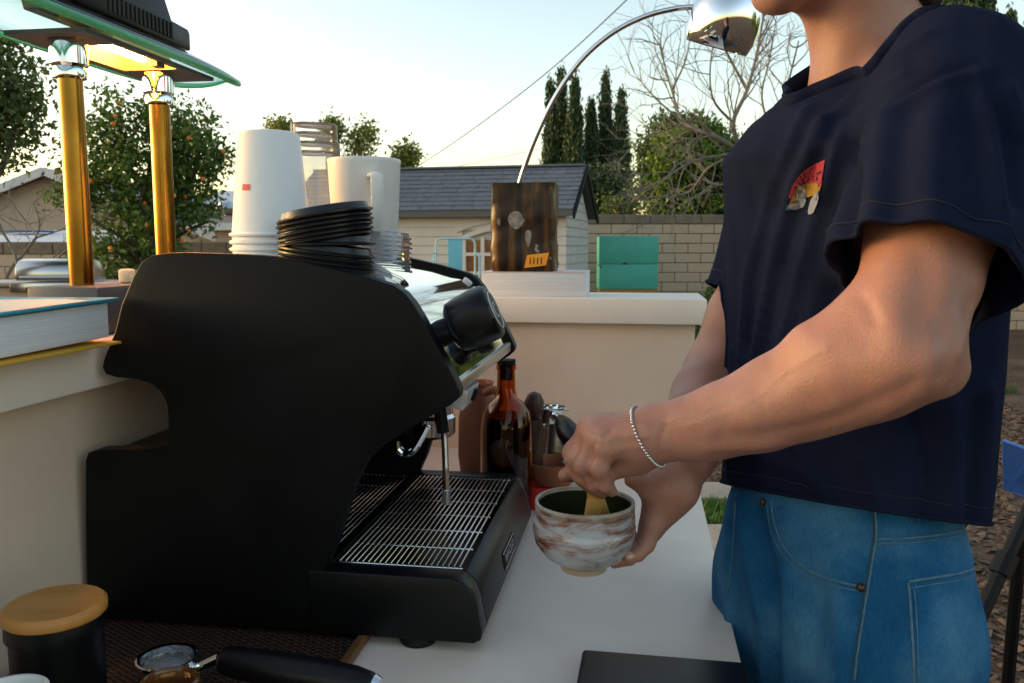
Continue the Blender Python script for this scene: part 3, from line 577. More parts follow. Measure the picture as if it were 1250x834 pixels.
# ---------------------------------------------------------------- things in the yard
# teal cabinet
c0, c1 = PY(731, 357, 12.3), PY(803, 357, 12.3); zt, zm, zb = (PY(760, v, 12.3)[2] for v in (288, 322.5, 353)); cw = c1[0] - c0[0]; cm_ = (c0[0] + c1[0]) / 2
tc_ = thing('teal_cabinet', 'teal painted two part cabinet on legs in front of the block wall', 'cabinet', (cm_, 12.3, 0))
MB().box((cm_, 12.5, (zt + zb) / 2), (cw - .01, 0.4, zt - zb - .01)).build('carcass', M['teal'], tc_, bevel=.006)
MB().box((cm_ - .005, 12.29, (zt + zm) / 2 + .004), (cw, .022, zt - zm - .014)).build('door_panel', M['teal'], tc_, bevel=.004)
MB().box((cm_ - .005, 12.287, (zb + zm) / 2 - .004), (cw - .015, .022, zm - zb - .010)).build('door_panel', M['teal'], tc_, bevel=.004)
MB().box((cm_ - .06, 12.275, zm + .012), (0.06, .02, .03)).build('latch', M['greymetal'], tc_, bevel=.004)
MB().box((cm_ - .42, 12.275, zm - .03), (0.02, .02, .07), unit((1, 0, 1)), (0, 1, 0), unit((-1, 0, 1))).build('hinge', M['greymetal'], tc_, bevel=.003)
MB().box((cm_, 12.40, zb - .03), (cw - .02, .3, .05)).build('rail', M['woodlid'], tc_, smooth=False)
for sx, sy in ((-1, 0), (1, 0), (-1, 1), (1, 1)):
    MB().box((cm_ + sx * (cw / 2 - .04 - .05 * (sx > 0)), 12.36 + sy * .3, zb / 2 - .02), (.06 + .10 * (sx > 0), .06, zb - .04)).build('leg', M['teal'], tc_, smooth=False)
# pale blue metal chair
M['paleblue'] = mat('worn_pale_blue_paint', (.42, .60, .63), .4)
CH = PY(556, 300, 9.1); hb = EYE + .075 - .30
ch = thing('metal_chair', 'pale blue metal chair with curved back before the shed doors', 'chair', (CH[0], CH[1], .30), math.radians(8))
def chl(x, y, z): return (x, y, z)
arc = [(-.21, .0, .62)] + [(-.21 + .06 * (1 - math.cos(a)), -.02, hb - .06 + .06 * math.sin(a)) for a in np.linspace(0, math.pi / 2, 5)] + [(.21 - .06 * (1 - math.cos(a)), -.02, hb - .06 + .06 * math.sin(a)) for a in np.linspace(math.pi / 2, 0, 5)] + [(.21, .0, .62)]
MB().tube(arc, .0115, 8).build('back_tube', M['paleblue'], ch, world=False)
MB().box((-.005, -.015, (hb + .62) / 2), (.155, .012, hb - .62)).build('back_splat', M['skyblue'], ch, bevel=.004, world=False)
MB().box((0, -.2, .62), (.42, .42, .02)).build('seat', M['skyblue'], ch, bevel=.008, world=False)
for sx in (-1, 1):
    for y0, y1 in ((0, .06), (-.38, -.44)): MB().tube([(sx * .2, y0, .62), (sx * .25, y1, 0)], [.018, .014], 6).build('leg', M['skyblue'], ch, world=False)
    MB().tube(smooth_poly([(sx * .21, 0, hb - .16), (sx * .24, -.16, hb - .19), (sx * .22, -.36, .64)], 5), .010, 6).build('arm', M['skyblue'], ch, world=False)
# grill on its island
G0 = PY(22, 345, 9.3); G1 = PY(104, 345, 9.3)
gi = thing('grill_island', 'grey outdoor kitchen island holding the steel grill', 'counter', ((G0[0] + G1[0]) / 2, 9.6, 0))
MB().box((-5.1, 9.7, G0[2] / 2 - .03), (2.9, .8, G0[2] - .06)).build('body', M['stucco'], gi, bevel=.01)
MB().box((-5.1, 9.68, G0[2] - .02), (3.0, .9, .04)).build('top', mat('pale_stone_top', (.42, .41, .40), .5, col2=(.35, .34, .33), nscale=14), gi, bevel=.006)
gr = thing('gas_grill', 'stainless steel grill with rounded lid and three knobs on the island', 'grill', ((G0[0] + G1[0]) / 2, 9.5, G0[2]))
gw = G1[0] - G0[0] + .04; gc = (G0[0] + G1[0]) / 2; hz = PY(60, 316, 9.4)[2] - G0[2]
prof = [(-.24, .02), (-.24, .12), (-.22, .18), (-.16, hz - .02), (-.05, hz), (.10, hz - .03), (.22, .10), (.24, .02)]
MB().prism(prof, (gc - gw / 2, 9.52, G0[2]), (0, 1, 0), (0, 0, 1), (1, 0, 0), gw).build('lid', M['steel'], gr, bevel=.012)
MB().tube([(gc - gw * .4, 9.23, G0[2] + .06), (gc + gw * .42, 9.23, G0[2] + .06)], .013, 8).build('handle', M['chrome'], gr)
MB().box((gc + .02, 9.24, G0[2] - .055), (gw + .1, .03, .10)).build('control_panel', M['steel'], gr, bevel=.004)
for u in (34, 49, 64): MB().lathe([(.022, 0), (.018, .03), (.001, .03)], (PY(u, 353, 9.2)[0], 9.225, PY(u, 353, 9.2)[2]), (0, -1, 0), 10).build('knob', M['blackplastic'], gr)
MB().box((gc + .1, 9.36, G0[2] + hz * .86), (.04, .012, .012)).build('lid_badge', M['greymetal'], gr)
# folding camp chair at the right edge
cc = thing('camp_chair', 'blue folding camp chair with black legs at the right edge', 'chair', PZ(1250, 815, 0.0) * np.array([1, 1, 0]))
M['bluefab'] = mat('blue_canvas', (.025, .13, .46), .75, col2=(.02, .10, .38), nscale=12, bump=.3, bscale=300, sheen=.2)
YC = 1.62
def q3(u, v, Y): return PY(u, v, Y)
pan = [q3(1222, 537, YC), q3(1262, 552, YC - .05), q3(1330, 548, YC + .08), q3(1322, 650, YC + .1), q3(1262, 612, YC - .04), q3(1224, 598, YC)]
nn = unit(np.cross(pan[1] - pan[0], pan[5] - pan[0]))
MB().add(pan + [p + nn * .012 for p in pan], [(0, 1, 2, 3, 4, 5), (11, 10, 9, 8, 7, 6)] + [(i, i + 6, (i + 1) % 6 + 6, (i + 1) % 6) for i in range(6)]).build('seat_fabric', M['bluefab'], cc, bevel=.003)
top, bot = q3(1258, 618, YC), PZ(1150, 862, .40); bot = top + (q3(1160, 834, YC - .10) - top) * 2.0; bot = top + (bot - top) * ((top[2]) / (top[2] - bot[2]))
MB().tube([top, bot], .0135, 10).build('leg', M['blackplastic'], cc)
for t in ((688, 1219), (806, 1172)):
    s = (t[0] - 618) / (834 - 618); p = q3(t[1], t[0], YC - .05 * s); ax = unit(bot - top); p = top + ax * ((p - top) @ ax); MB().tube([p - ax * .022, p + ax * .022], .021, 10).build('leg_collar', M['blackplastic'], cc)
t2 = q3(1330, 640, YC + .1); b2 = np.array([t2[0] + .05, t2[1] + .1, 0])
for a_, b_ in ((q3(1247, 640, YC + .02), np.array([q3(1247, 640, YC)[0] + .02, YC + .05, 0])), (t2, b2), (t2 + np.array([0, .35, 0]), bot + np.array([0.0, .45, 0]))): MB().tube([a_, b_], .0125, 8).build('leg', M['blackplastic'], cc)

# ================================================================== THE BAR
ZC = 0.84; ZL0, ZL1 = 1.157, 1.217
RW = -0.725; REND = 0.132
bar = thing('coffee_bar', 'cream painted L shaped bar with worktop and raised ledge', 'bar counter', B(-0.3, 1.2, 0))
MB().bbox(RW + .001, 0.13, 0.42, 2.009, ZC - .04, ZC).build('worktop', M['worktop'], bar, bevel=.003)
MB().bbox(RW - .08, REND, 2.01, 2.09, 0, ZL0 - .001).build('back_panel', M['cream'], bar, bevel=.002)
MB().bbox(RW - .08, RW, 0.30, 2.009, 0, ZL0 - .001).build('side_panel', M['cream'], bar, bevel=.002)
MB().bbox(-0.687, 0.156, 1.98, 2.24, ZL0, ZL1).build('back_ledge', M['ledge'], bar, bevel=.004)
MB().bbox(-0.96, -0.688, 0.26, 2.24, ZL0, ZL1).build('side_ledge', M['ledge'], bar, bevel=.004)
MB().bbox(0.05, 0.09, 0.5, 2.0, 0, ZC - .041).build('front_panel', M['cream'], bar, bevel=.002)
MB().bbox(RW + .002, 0.048, 0.46, 0.50, 0, ZC - .041).build('end_panel', M['cream'], bar, bevel=.002)

# ================================================================== ESPRESSO MACHINE
DN, DF = 0.970, 1.450                       # near and far faces
em = thing('espresso_machine', 'large black espresso machine with chrome front standing on the bar', 'espresso machine', B(-0.45, 1.18, ZC))
PX = [(112, 742), (106, 734), (104, 640), (104, 562), (107, 553), (116, 550), (198, 549), (205, 544), (205, 510), (203, 492), (196, 479), (185, 469), (168, 463.5), (140, 460.5), (129, 457), (124, 449), (127, 437), (140, 405), (148, 372), (162, 338), (172, 320), (185, 311.5), (204, 309), (226, 308), (274, 309.7), (305, 311), (336, 313.5), (370, 320), (400, 327), (430, 334), (461, 343), (480, 349), (492, 357), (503, 370), (514, 388), (530, 417), (545, 445), (556, 467), (560.5, 478), (559, 487), (551, 494), (520, 512), (494, 527), (465, 547), (445, 565), (432, 590), (420, 628), (408, 668), (398, 690), (390, 712), (388, 740), (392, 770)]
OUT = [toB(PD(u, v, DN))[[0, 2]] for u, v in PX]
OUT.append(np.array([OUT[-1][0] + .0, .852])); OUT.append(np.array([OUT[0][0] + .004, .852]))
OUTS = [(a, b) for a, b in OUT]
for d0, lab in ((DN, 'near side panel'), (DF - .028, 'far side panel')):
    MB().prism(OUTS, BD * d0, BR, BZ, BD, 0.028).build('side_panel', M['blackpanel'], em, bevel=.0075, seg=3, sharp=50)
def inset(pts, k):
    P = [np.asarray(p, float) for p in pts]; out = []
    for i in range(len(P)):
        t = unit(P[min(i + 1, len(P) - 1)] - P[max(i - 1, 0)]); out.append(P[i] + np.array([t[1], -t[0]]) * k)
    return out
iT = PX.index((185, 311.5)); iF = PX.index((556, 467)); iC = PX.index((370, 320))
top = inset(OUT[iT:iF + 1], 0.0085)          # the line of deck and hood between the panels
hood_end = top[-1]
deckz = lambda r: float(np.interp(r, [p[0] for p in top], [p[1] for p in top]))
DI0, DI1 = DN + .028, DF - .028
body = [(-.705, .862), (-.52, .862), (-.52, 1.05), (-.40, 1.095), (-.29, 1.115), (hood_end[0] - .012, hood_end[1] - .006)] + [tuple(p - np.array([.0022, .0022])) for p in top[::-1]] + [(-.645, 1.25), (-.655, 1.185), (-.58, 1.16), (-.575, 1.07), (-.70, 1.065)]
MB().prism(body, BD * (DI0 + .0005), BR, BZ, BD, DI1 - DI0 - .001).build('body', M['blackplastic'], em, smooth=False)
def sheet(pts, d0, d1, t=.0016):
    a = [np.asarray(p) for p in pts]; b = inset(a, t); n = len(a)
    return MB().prism([tuple(p) for p in a] + [tuple(p) for p in b[::-1]], BD * d0, BR, BZ, BD, d1 - d0)
kC = iC - iT
fine = smooth_poly(top[kC:], 4)
sheet(fine, DI0 + .002, DI1 - .002).build('chrome_hood', M['chrome'], em, sharp=60)
sheet(top[:kC + 1], DI0 + .002, DI1 - .002).build('cup_deck', M['steel'], em, sharp=60)
he = np.array([hood_end[0], hood_end[1]])
MB().box(B(he[0] + .001, (DI0 + DI1) / 2, he[1] - .007), (.010, DI1 - DI0 - .004, .017), BR, BD, BZ).build('hood_trim', mat('satin_aluminium', (.62, .60, .56), .32, .85), em, bevel=.003)
# steam knob on the near end of the hood
kd = 1.050; kb = np.array([-.2590, 1.224]); ka = unit(BR * .90 + BZ * .40 + BD * .03); KB = B(kb[0], kd, kb[1])
kx, ky = frame_of(ka)
MB().lathe([(.016, -.005), (.018, .010), (.017, .022), (.019, .026)], KB, ka, 24).build('knob_neck', M['blackplastic'], em)
flute = lambda q, h: 1 + (.035 * math.cos(5 * q) if .034 < h < .082 else 0)
kn = MB().lathe([(.010, .022), (.026, .024), (.033, .029), (.0345, .036), (.037, .060), (.036, .078), (.033, .084), (.020, .0855), (.001, .0855)], KB, ka, 40, wob=flute).build('steam_knob', M['blackplastic'], em, sharp=60)
ring = [KB + ka * .0862 + (kx * math.cos(q) + ky * math.sin(q)) * .0245 for q in np.linspace(0, 2 * math.pi, 28, endpoint=False)]
MB().tube(ring, .0009, 5, closed=True).build('knob_ring_print', M['whiteprint'], kn)
s1 = [KB + ka * .0862 + ky * (.010 * math.sin(t)) + kx * (.011 * math.cos(t)) for t in np.linspace(.6, 5.4, 14)]
MB().tube(s1, .0009, 4).build('knob_icon_print', M['whiteprint'], kn)
# second (hot water) knob lower and farther along
KB2 = B(-.236, 1.165, 1.199)
MB().lathe([(.010, -.004), (.012, .008), (.019, .010), (.020, .026), (.017, .030), (.001, .030)], KB2, ka, 24).build('water_knob', M['blackplastic'], em, sharp=60)
# buttons near the far panel
fp = np.array([np.asarray(p) for p in fine]); seglen = np.concatenate([[0], np.cumsum(np.linalg.norm(np.diff(fp, axis=0), axis=1))])
def on_hood(s): return np.array([np.interp(s, seglen, fp[:, 0]), np.interp(s, seglen, fp[:, 1])])
Lh = seglen[-1]
for i, s in enumerate((.50, .585, .665, .745, .82)):
    p = on_hood(s * Lh); t = unit(on_hood(s * Lh + .004) - on_hood(s * Lh - .004)); n = np.array([-t[1], t[0]]); n3 = BR * n[0] + BZ * n[1]
    n3 = n3 if n3 @ BR > 0 else -n3
    MB().lathe([(.0085, -.001), (.0085, .003), (.007, .004), (.001, .004)], B(p[0], 1.385, p[1]), n3, 16).build('button', M['whiteprint'] if i in (0, 1, 2) else M['greymetal'], em)
# rocker switch box under the hood
sb = MB().box(B(-.243, 1.125, 1.138), (.034, .075, .030), unit(BR * .9 - BZ * .3), BD, unit(BZ * .9 + BR * .3)).build('switch_box', mat('pale_grey_plate', (.55, .56, .57), .35, .4), em, bevel=.003)
MB().box(B(-.2245, 1.135, 1.1335), (.006, .012, .017), unit(BR * .9 - BZ * .3), BD, unit(BZ * .9 + BR * .3)).build('rocker_switch', M['rubber'], sb, bevel=.001)
# brewing group with portafilter, steam wand, spout
G = B(-.315, 1.235, 0)
MB().lathe([(.036, 1.115), (.036, 1.085), (.040, 1.08), (.040, 1.055), (.034, 1.05), (.001, 1.05)], G, n=28).build('group_head', M['chrome'], em)
w0 = PD(538, 500, 1.09); w1 = PD(545, 612, 1.10)
MB().tube(smooth_poly([w0 + BZ * .02, w0, PD(542, 525, 1.095), PD(544, 570, 1.10), w1], 4), .0047, 10).build('steam_wand', M['chrome'], em)
MB().tube([PD(545, 598, 1.10), w1 - BZ * .004], .0062, 10).build('wand_tip', M['steel'], em)
MB().tube([PD(537, 500, 1.09), PD(541, 527, 1.094)], .0085, 10).build('wand_grip', M['rubber'], em)
MB().tube(smooth_poly([PD(522, 520, 1.13), PD(508, 545, 1.13), PD(497, 555, 1.13), PD(487, 548, 1.13), PD(486, 538, 1.13)], 5), .0055, 10).build('bent_tube', M['chrome'], em)
# drip tray
FR = -.184
tp = [(-.405, .853), (-.194, .853), (FR - .001, .858), (FR, .868), (-.191, .905), (-.197, .920), (-.2085, .9315), (-.222, .9345), (-.405, .9345)]
tray = MB()
tray.prism(tp, BD * (DN - .004), BR, BZ, BD, .034).prism(tp, BD * (DF - .030), BR, BZ, BD, .034)
tray.bbox(-.515, -.2125, DN + .03, DF - .03, .853, .875)
fpf = [(-.2125, .8535), (-.194, .8535), (FR - .001, .858), (FR, .868), (-.191, .905), (-.197, .920), (-.2085, .9315), (-.2125, .932)]
tray.prism(fpf, BD * (DN + .03), BR, BZ, BD, DF - DN - .06)
tr_ = tray.build('drip_tray', M['blackplastic'], em, bevel=.0022, seg=2, sharp=50)
def grate(r0, r1, d0, d1, z, n, nx, name):
    g = MB()
    for i in range(n):
        r = r0 + (r1 - r0) * i / (n - 1); g.tube([B(r, d0, z), B(r, d1, z)], .00105, 6)
    for j in range(nx):
        d = d0 + (d1 - d0) * (j + .02) / (nx - 1 + .04); g.tube([B(r0 - .002, d, z - .002), B(r1 + .004, d, z - .002)], .0012, 6)
    g.build(name, M['wire'], em)
grate(-.378, -.2195, 1.005, 1.416, .934, 22, 7, 'drip_grate')
grate(-.505, -.402, 1.005, 1.416, .934, 15, 7, 'rear_grate')
MB().bbox(-.398, -.384, DN + .03, DF - .03, .876, .936).build('tray_divider', M['blackplastic'], em, bevel=.002)
# badge on the tray front
bd0 = toB(_C + ray(608, 668) * ((-.187) / (ray(608, 668) @ BR))); bd1 = toB(_C + ray(632, 634) * ((-.187) / (ray(632, 634) @ BR)))
fn = unit(np.array([.037, .007])); fx = BR * fn[0] + BZ * fn[1]; fz = unit(np.cross(fx, BD)); fz = fz if fz[2] > 0 else -fz
bc = B(-.1872, (bd0[1] + bd1[1]) / 2, .8855); bw = 0.098
bg_ = MB().box(bc, (.003, bw, .024), fx, BD, fz).build('badge', M['rubber'], em, bevel=.001)
for s in (-1, 1): MB().box(bc + fz * s * .0108 + fx * .0016, (.001, bw - .004, .0016), fx, BD, fz).build('badge_border', M['chrome'], bg_)
tcu = bpy.data.curves.new('lettering', 'FONT'); tcu.body = 'RANCILIO'; tcu.size = .0165; tcu.extrude = .0004; tcu.align_x = 'CENTER'; tcu.align_y = 'CENTER'
to = bpy.data.objects.new('tmp_text', tcu); col.objects.link(to); bpy.context.view_layer.update()
me = bpy.data.meshes.new_from_object(to.evaluated_get(bpy.context.evaluated_depsgraph_get())); bpy.data.objects.remove(to)
mt = Matrix.Identity(4)
for i in range(3): mt[i][0] = BD[i]; mt[i][1] = fz[i]; mt[i][2] = fx[i]; mt[i][3] = (bc + fx * .0019)[i]
me.transform(mt); put('lettering', me, M['chrome'], bg_, smooth=False)
for r, d in ((-.27, DN + .020), (-.27, DF - .05), (-.66, DN + .05), (-.66, DF - .05)):
    MB().lathe([(.022, 0), (.024, .004), (.021, .014), (.021, .024)], B(r, d, ZC + (.0005 if r > -.5 else .0068)), n=20, cap0=True, cap1=True).build('foot', M['rubber'], em)

# ================================================================== BRASS DESK LAMP ON THE SIDE LEDGE
LN = PY(98, 220, 1.20); LF = PY(193.5, 200, 1.42); lr = (toB(LN)[0] + toB(LF)[0]) / 2; ld0, ld1 = toB(LN)[1], toB(LF)[1]
lz0 = PY(105, 348, 1.20)[2]; lz1 = PY(92, 92, 1.20)[2]; lz2 = PY(92, 52, 1.20)[2]
lm = thing('desk_lamp', 'brass desk lamp with two posts and green edged glass shade', 'lamp', B(lr, (ld0 + ld1) / 2, ZL1))
MB().bbox(lr - .045, lr + .062, ld0 - .055, ld1 + .06, ZL1 + .001, lz0).build('base', M['greymetal'], lm, bevel=.004)
for d in (ld0, ld1):
    MB().tube([B(lr, d, lz0 - .004), B(lr, d, lz1 + .01)], .0162, 28).build('post', M['brass'], lm)
    cl = MB().lathe([(.0165, lz1 - .006), (.0215, lz1 - .004), (.0225, lz1 + .003), (.0205, lz1 + .010), (.0245, lz1 + .014), (.0248, lz2), (.001, lz2)], B(lr, d, 0), n=28).build('collar', M['chrome'], lm, sharp=30)
ls = MB().box(PY(155, 337, 1.27), (.019, .019, .021), BR, BD, BZ).build('dimmer_knob', mat('cream_knob', (.75, .66, .48), .5), lm, bevel=.004)
ls.data.transform(Matrix.Translation((0, 0, lz0 + .0105 - PY(155, 337, 1.27)[2])))
pz = lz2 + .002
pl = [(-.060, ld0 - .045), (.052, ld0 - .045), (.058, ld0 + .02), (.056, ld1 + .03), (.040, ld1 + .075), (-.048, ld1 + .075), (-.062, ld1 + .03)]
# underside plate with an opening for the bulb
ow0, ow1, oa, ob = -.044, .048, ld0 + .029, ld1 - .026
pm = MB()
pm.bbox(lr - .062, lr + .058, ld0 - .045, oa, pz, pz + .006).bbox(lr - .062, lr + .058, ob, ld1 + .075, pz, pz + .006).bbox(lr - .062, lr + ow0, oa, ob, pz, pz + .006).bbox(lr + ow1, lr + .058, oa, ob, pz, pz + .006)
pm.build('shade_plate', M['greymetal'], lm, smooth=False)
M['reflector'] = mat('gilt_reflector', (.95, .60, .20), .45, .3)
rm = MB(); h_ = .030
rm.add([B(lr + a, d, z) for a, d, z in ((ow0, oa, pz + .002), (ow1, oa, pz + .002), (ow1, ob, pz + .002), (ow0, ob, pz + .002), (ow0 + .012, oa + .02, pz + h_), (ow1 - .012, oa + .02, pz + h_), (ow1 - .012, ob - .02, pz + h_), (ow0 + .012, ob - .02, pz + h_))],
       [(0, 1, 5, 4), (1, 2, 6, 5), (2, 3, 7, 6), (3, 0, 4, 7), (4, 5, 6, 7)])
rm.build('reflector', M['reflector'], lm, smooth=False)
M['bulb'] = mat('halogen_bulb', (1, .8, .5), .4, emit=(1.0, .42, .085), estr=85.0)
MB().tube([B(lr + .004, oa + .022, pz + .013), B(lr + .004, ob - .022, pz + .013)], .006, 10).build('bulb', M['bulb'], lm)
MB().box(B(lr + ow1 - .006, ob - .045, pz - .003), (.012, .022, .006), BR, BD, BZ).build('clip', M['greymetal'], lm)
# glass shade: long rounded bent plate
gl = MB(); gd0, gd1 = ld0 - .27, ld1 + .235; NG = 36; dmid = (gd0 + gd1) / 2; hl = (gd1 - gd0) / 2; gz = pz + .036
def gw(s): return .080 * max(0.0, 1 - abs(s) ** 3.2) ** .5
rows = []
for i in range(NG + 1):
    s = math.sin(math.pi * (i / NG - .5)) * .9995; w = gw(s); rows.append([(lr - .001 + w * t, dmid + hl * s, gz - .034 * t * t * (w / .08) - .006 * s * s) for t in np.linspace(-1, 1, 11)])
nr = 11; V = [B(*p) for rw in rows for p in rw]; V += [p + BZ * .012 for p in V]; n0 = (NG + 1) * nr
F = [(i * nr + j, i * nr + j + 1, (i + 1) * nr + j + 1, (i + 1) * nr + j) for i in range(NG) for j in range(nr - 1)]
F += [tuple(k + n0 for k in q[::-1]) for q in F]
for i in range(NG):
    for j in (0, nr - 1): a, b = i * nr + j, (i + 1) * nr + j; F.append((a, b, b + n0, a + n0))
for i in (0, NG):
    for j in range(nr - 1): a, b = i * nr + j, i * nr + j + 1; F.append((a, a + n0, b + n0, b))
def glass_mat():
    m = bpy.data.materials.new('green_tint_glass'); m.use_nodes = True; N, L = m.node_tree.nodes, m.node_tree.links
    p = N['Principled BSDF']; p.inputs['Base Color'].default_value = (.93, 1, .96, 1); p.inputs['Transmission Weight'].default_value = 1; p.inputs['Roughness'].default_value = .01; p.inputs['IOR'].default_value = 1.48
    va = N.new('ShaderNodeVolumeAbsorption'); va.inputs['Color'].default_value = (.12, .85, .42, 1); va.inputs['Density'].default_value = 9
    L.new(va.outputs[0], N['Material Output'].inputs['Volume']); return m
gs = MB().add(V, F).build('glass_shade', glass_mat(), lm, sharp=60)
M['glassedge'] = mat('green_glass_edge', (.22, .80, .42), .12, trans=.65, ior=1.3)
ed = [V[i * nr] + BZ * .006 for i in range(NG + 1)] + [V[i * nr + nr - 1] + BZ * .006 for i in range(NG, -1, -1)]
MB().tube(ed, .0062, 10, closed=True).build('polished_edge', M['glassedge'], gs, sharp=0)
# vented housing above the glass
hb0, hb1, hbz = ld0 - .03, ld1 + .045, gz + .008
hs = MB().prism([(hb0, hbz), (hb1, hbz), (hb1, hbz + .028), (hb1 - .006, hbz + .034), (hb1 - .055, hbz + .036), (hb1 - .075, hbz + .068), (hb1 - .085, hbz + .074), (hb0 + .01, hbz + .074), (hb0, hbz + .066)], BR * (lr - .045), BD, BZ, BR, .080).build('housing', M['blackplastic'], lm, bevel=.003)
for i in range(16):
    d = hb0 + .075 + i * .0108
    if d > hb1 - .012: break
    MB().box(B(lr + .0352, d, hbz + .019), (.003, .0052, .024), BR, BD, BZ).build('vent_slot', M['ink'], hs, smooth=False)

# ================================================================== BOOKS
def page_mat():
    m = mat('book_pages', (.74, .74, .76), .85, col2=(.60, .60, .62), nscale=2.0, nfac=.6, stretch=(3, 3, 420), bump=.35, bscale=2.0); return m
M['pages'] = page_mat(); M['yellow'] = mat('yellow_cloth_cover', (.62, .33, .03), .6, bump=.2, bscale=400); M['tealcover'] = mat('teal_book_cover', (.02, .27, .40), .4)
M['creamcover'] = mat('cream_book_cover', (.72, .66, .54), .5, col2=(.66, .60, .48), nscale=8)
bk = thing('hardcover_book', 'thick hardcover with cream and teal jacket and yellow board on the side ledge', 'book', B(-.74, .84, ZL1))
b0, b1, r0, r1 = .665, .957, -.855, -.640
MB().bbox(r0, r1, b0, b1 + .004, ZL1 + .001, ZL1 + .0045).build('bottom_cover', M['yellow'], bk, bevel=.001)
V = [B(r0 + .01, b0 + .004, ZL1 + .006), B(r1 - .008, b0 + .004, ZL1 + .006), B(r1 - .011, b1 - .004, ZL1 + .010), B(r0 + .01, b1 - .004, ZL1 + .010), B(r0 + .01, b0 + .004, ZL1 + .046), B(r1 - .008, b0 + .004, ZL1 + .047), B(r1 - .011, b1 - .004, ZL1 + .053), B(r0 + .01, b1 - .004, ZL1 + .052)]
MB().add(V, [(0, 3, 2, 1), (4, 5, 6, 7), (0, 1, 5, 4), (1, 2, 6, 5), (2, 3, 7, 6), (3, 0, 4, 7)]).build('page_block', M['pages'], bk, bevel=.0015)
V = [B(r0, b0, ZL1 + .0485), B(r1, b0, ZL1 + .0495), B(r1, b1 + .003, ZL1 + .0555), B(r0, b1 + .003, ZL1 + .0545)]; V += [p + BZ * .0035 for p in V]
tcv = MB().add(V, [(0, 3, 2, 1), (4, 5, 6, 7), (0, 1, 5, 4), (1, 2, 6, 5), (2, 3, 7, 6), (3, 0, 4, 7)]).build('top_cover', M['tealcover'], bk, bevel=.0008)
q = lambda r, d, z: B(r, d, ZL1 + .0485 + .006 * (d - b0) / (b1 - b0) + .001 * (r - r0) / (r1 - r0) + .0035 + z)
pr = [(r0 + .03, b0 + .01), (r1 - .001, b0 + .01), (r1 - .001, .905), (-.70, .925), (r0 + .03, .90)]
MB().add([q(r, d, .0004) for r, d in pr] + [q(r, d, .0008) for r, d in pr], [(0, 1, 2, 3, 4), (9, 8, 7, 6, 5)] + [(i, i + 5, (i + 1) % 5 + 5, (i + 1) % 5) for i in range(5)]).build('cream_panel_print', M['creamcover'], tcv, smooth=False)
MB().bbox(r0 - .002, r0 + .004, b0, b1, ZL1 + .003, ZL1 + .050).build('spine', M['yellow'], bk, bevel=.001)
# white block of pages under the arc lamp
bz0, bz1 = ZL1, EYE - .0625
p0 = toB(PZ(713, 362.4, ZL1)); rR, dR = p0[0], 2.005
wb = thing('paperback_book', 'thick white paged paperback lying on the back ledge under the stone lamp', 'book', B(rR - .12, 2.09, ZL1))
MB().bbox(rR - .245, rR + .005, dR, dR + .17, ZL1 + .0015, bz1 - .0015).build('page_block', M['pages'], wb, bevel=.002)
MB().bbox(rR - .247, rR + .006, dR - .001, dR + .172, bz1 - .0012, bz1).build('top_cover', mat('white_pink_cover', (.78, .74, .76), .5, col2=(.80, .55, .58), nscale=9, nfac=.3), wb)
MB().bbox(rR - .247, rR + .006, dR - .001, dR + .172, ZL1 + .0002, ZL1 + .0013).build('bottom_cover', M['paper'], wb)

# ================================================================== ARC LAMP WITH STONE BASE
def stone_mat():
    m = bpy.data.materials.new('brown_banded_stone'); m.use_nodes = True; N, L = m.node_tree.nodes, m.node_tree.links
    p = N['Principled BSDF']; p.inputs['Roughness'].default_value = .34; p.inputs['Specular IOR Level'].default_value = .35
    tc = N.new('ShaderNodeTexCoord'); mp = N.new('ShaderNodeMapping'); mp.inputs['Scale'].default_value = (34, 34, 2.2); L.new(tc.outputs['Object'], mp.inputs[0])
    n1 = N.new('ShaderNodeTexNoise'); n1.inputs['Scale'].default_value = 1.0; n1.inputs['Detail'].default_value = 7; n1.inputs['Distortion'].default_value = .8; L.new(mp.outputs[0], n1.inputs['Vector'])
    r1 = N.new('ShaderNodeValToRGB'); e = r1.color_ramp.elements; e[0].position = .40; e[0].color = (.008, .004, .0025, 1); e[1].position = .70; e[1].color = (.15, .065, .014, 1)
    x = e.new(.54); x.color = (.035, .015, .005, 1); L.new(n1.outputs['Fac'], r1.inputs[0])
    n2 = N.new('ShaderNodeTexNoise'); n2.inputs['Scale'].default_value = 17; n2.inputs['Detail'].default_value = 5; L.new(tc.outputs['Object'], n2.inputs['Vector'])
    r2 = N.new('ShaderNodeValToRGB'); e = r2.color_ramp.elements; e[0].position = .655; e[0].color = (0, 0, 0, 1); e[1].position = .70; e[1].color = (1, 1, 1, 1); L.new(n2.outputs['Fac'], r2.inputs[0])
    mx = N.new('ShaderNodeMix'); mx.data_type = 'RGBA'; L.new(r2.outputs[0], mx.inputs[0]); L.new(r1.outputs[0], mx.inputs[6]); mx.inputs[7].default_value = (.42, .38, .34, 1); L.new(mx.outputs[2], p.inputs['Base Color'])
    bn = N.new('ShaderNodeBump'); bn.inputs['Strength'].default_value = .25; bn.inputs['Distance'].default_value = .004; L.new(n1.outputs['Fac'], bn.inputs['Height']); L.new(bn.outputs[0], p.inputs['Normal'])
    return m
YA = 2.10
al0 = PY(641, 333, YA); al0[2] = bz1; az = PY(641, 226, YA)[2]
al = thing('arc_lamp', 'chrome arc lamp with brown stone base standing on the white book', 'lamp', al0)
hwid = 39 * YA / FPX; g = np.random.default_rng(5); V = []; F = []; nz = 14; ns = 48
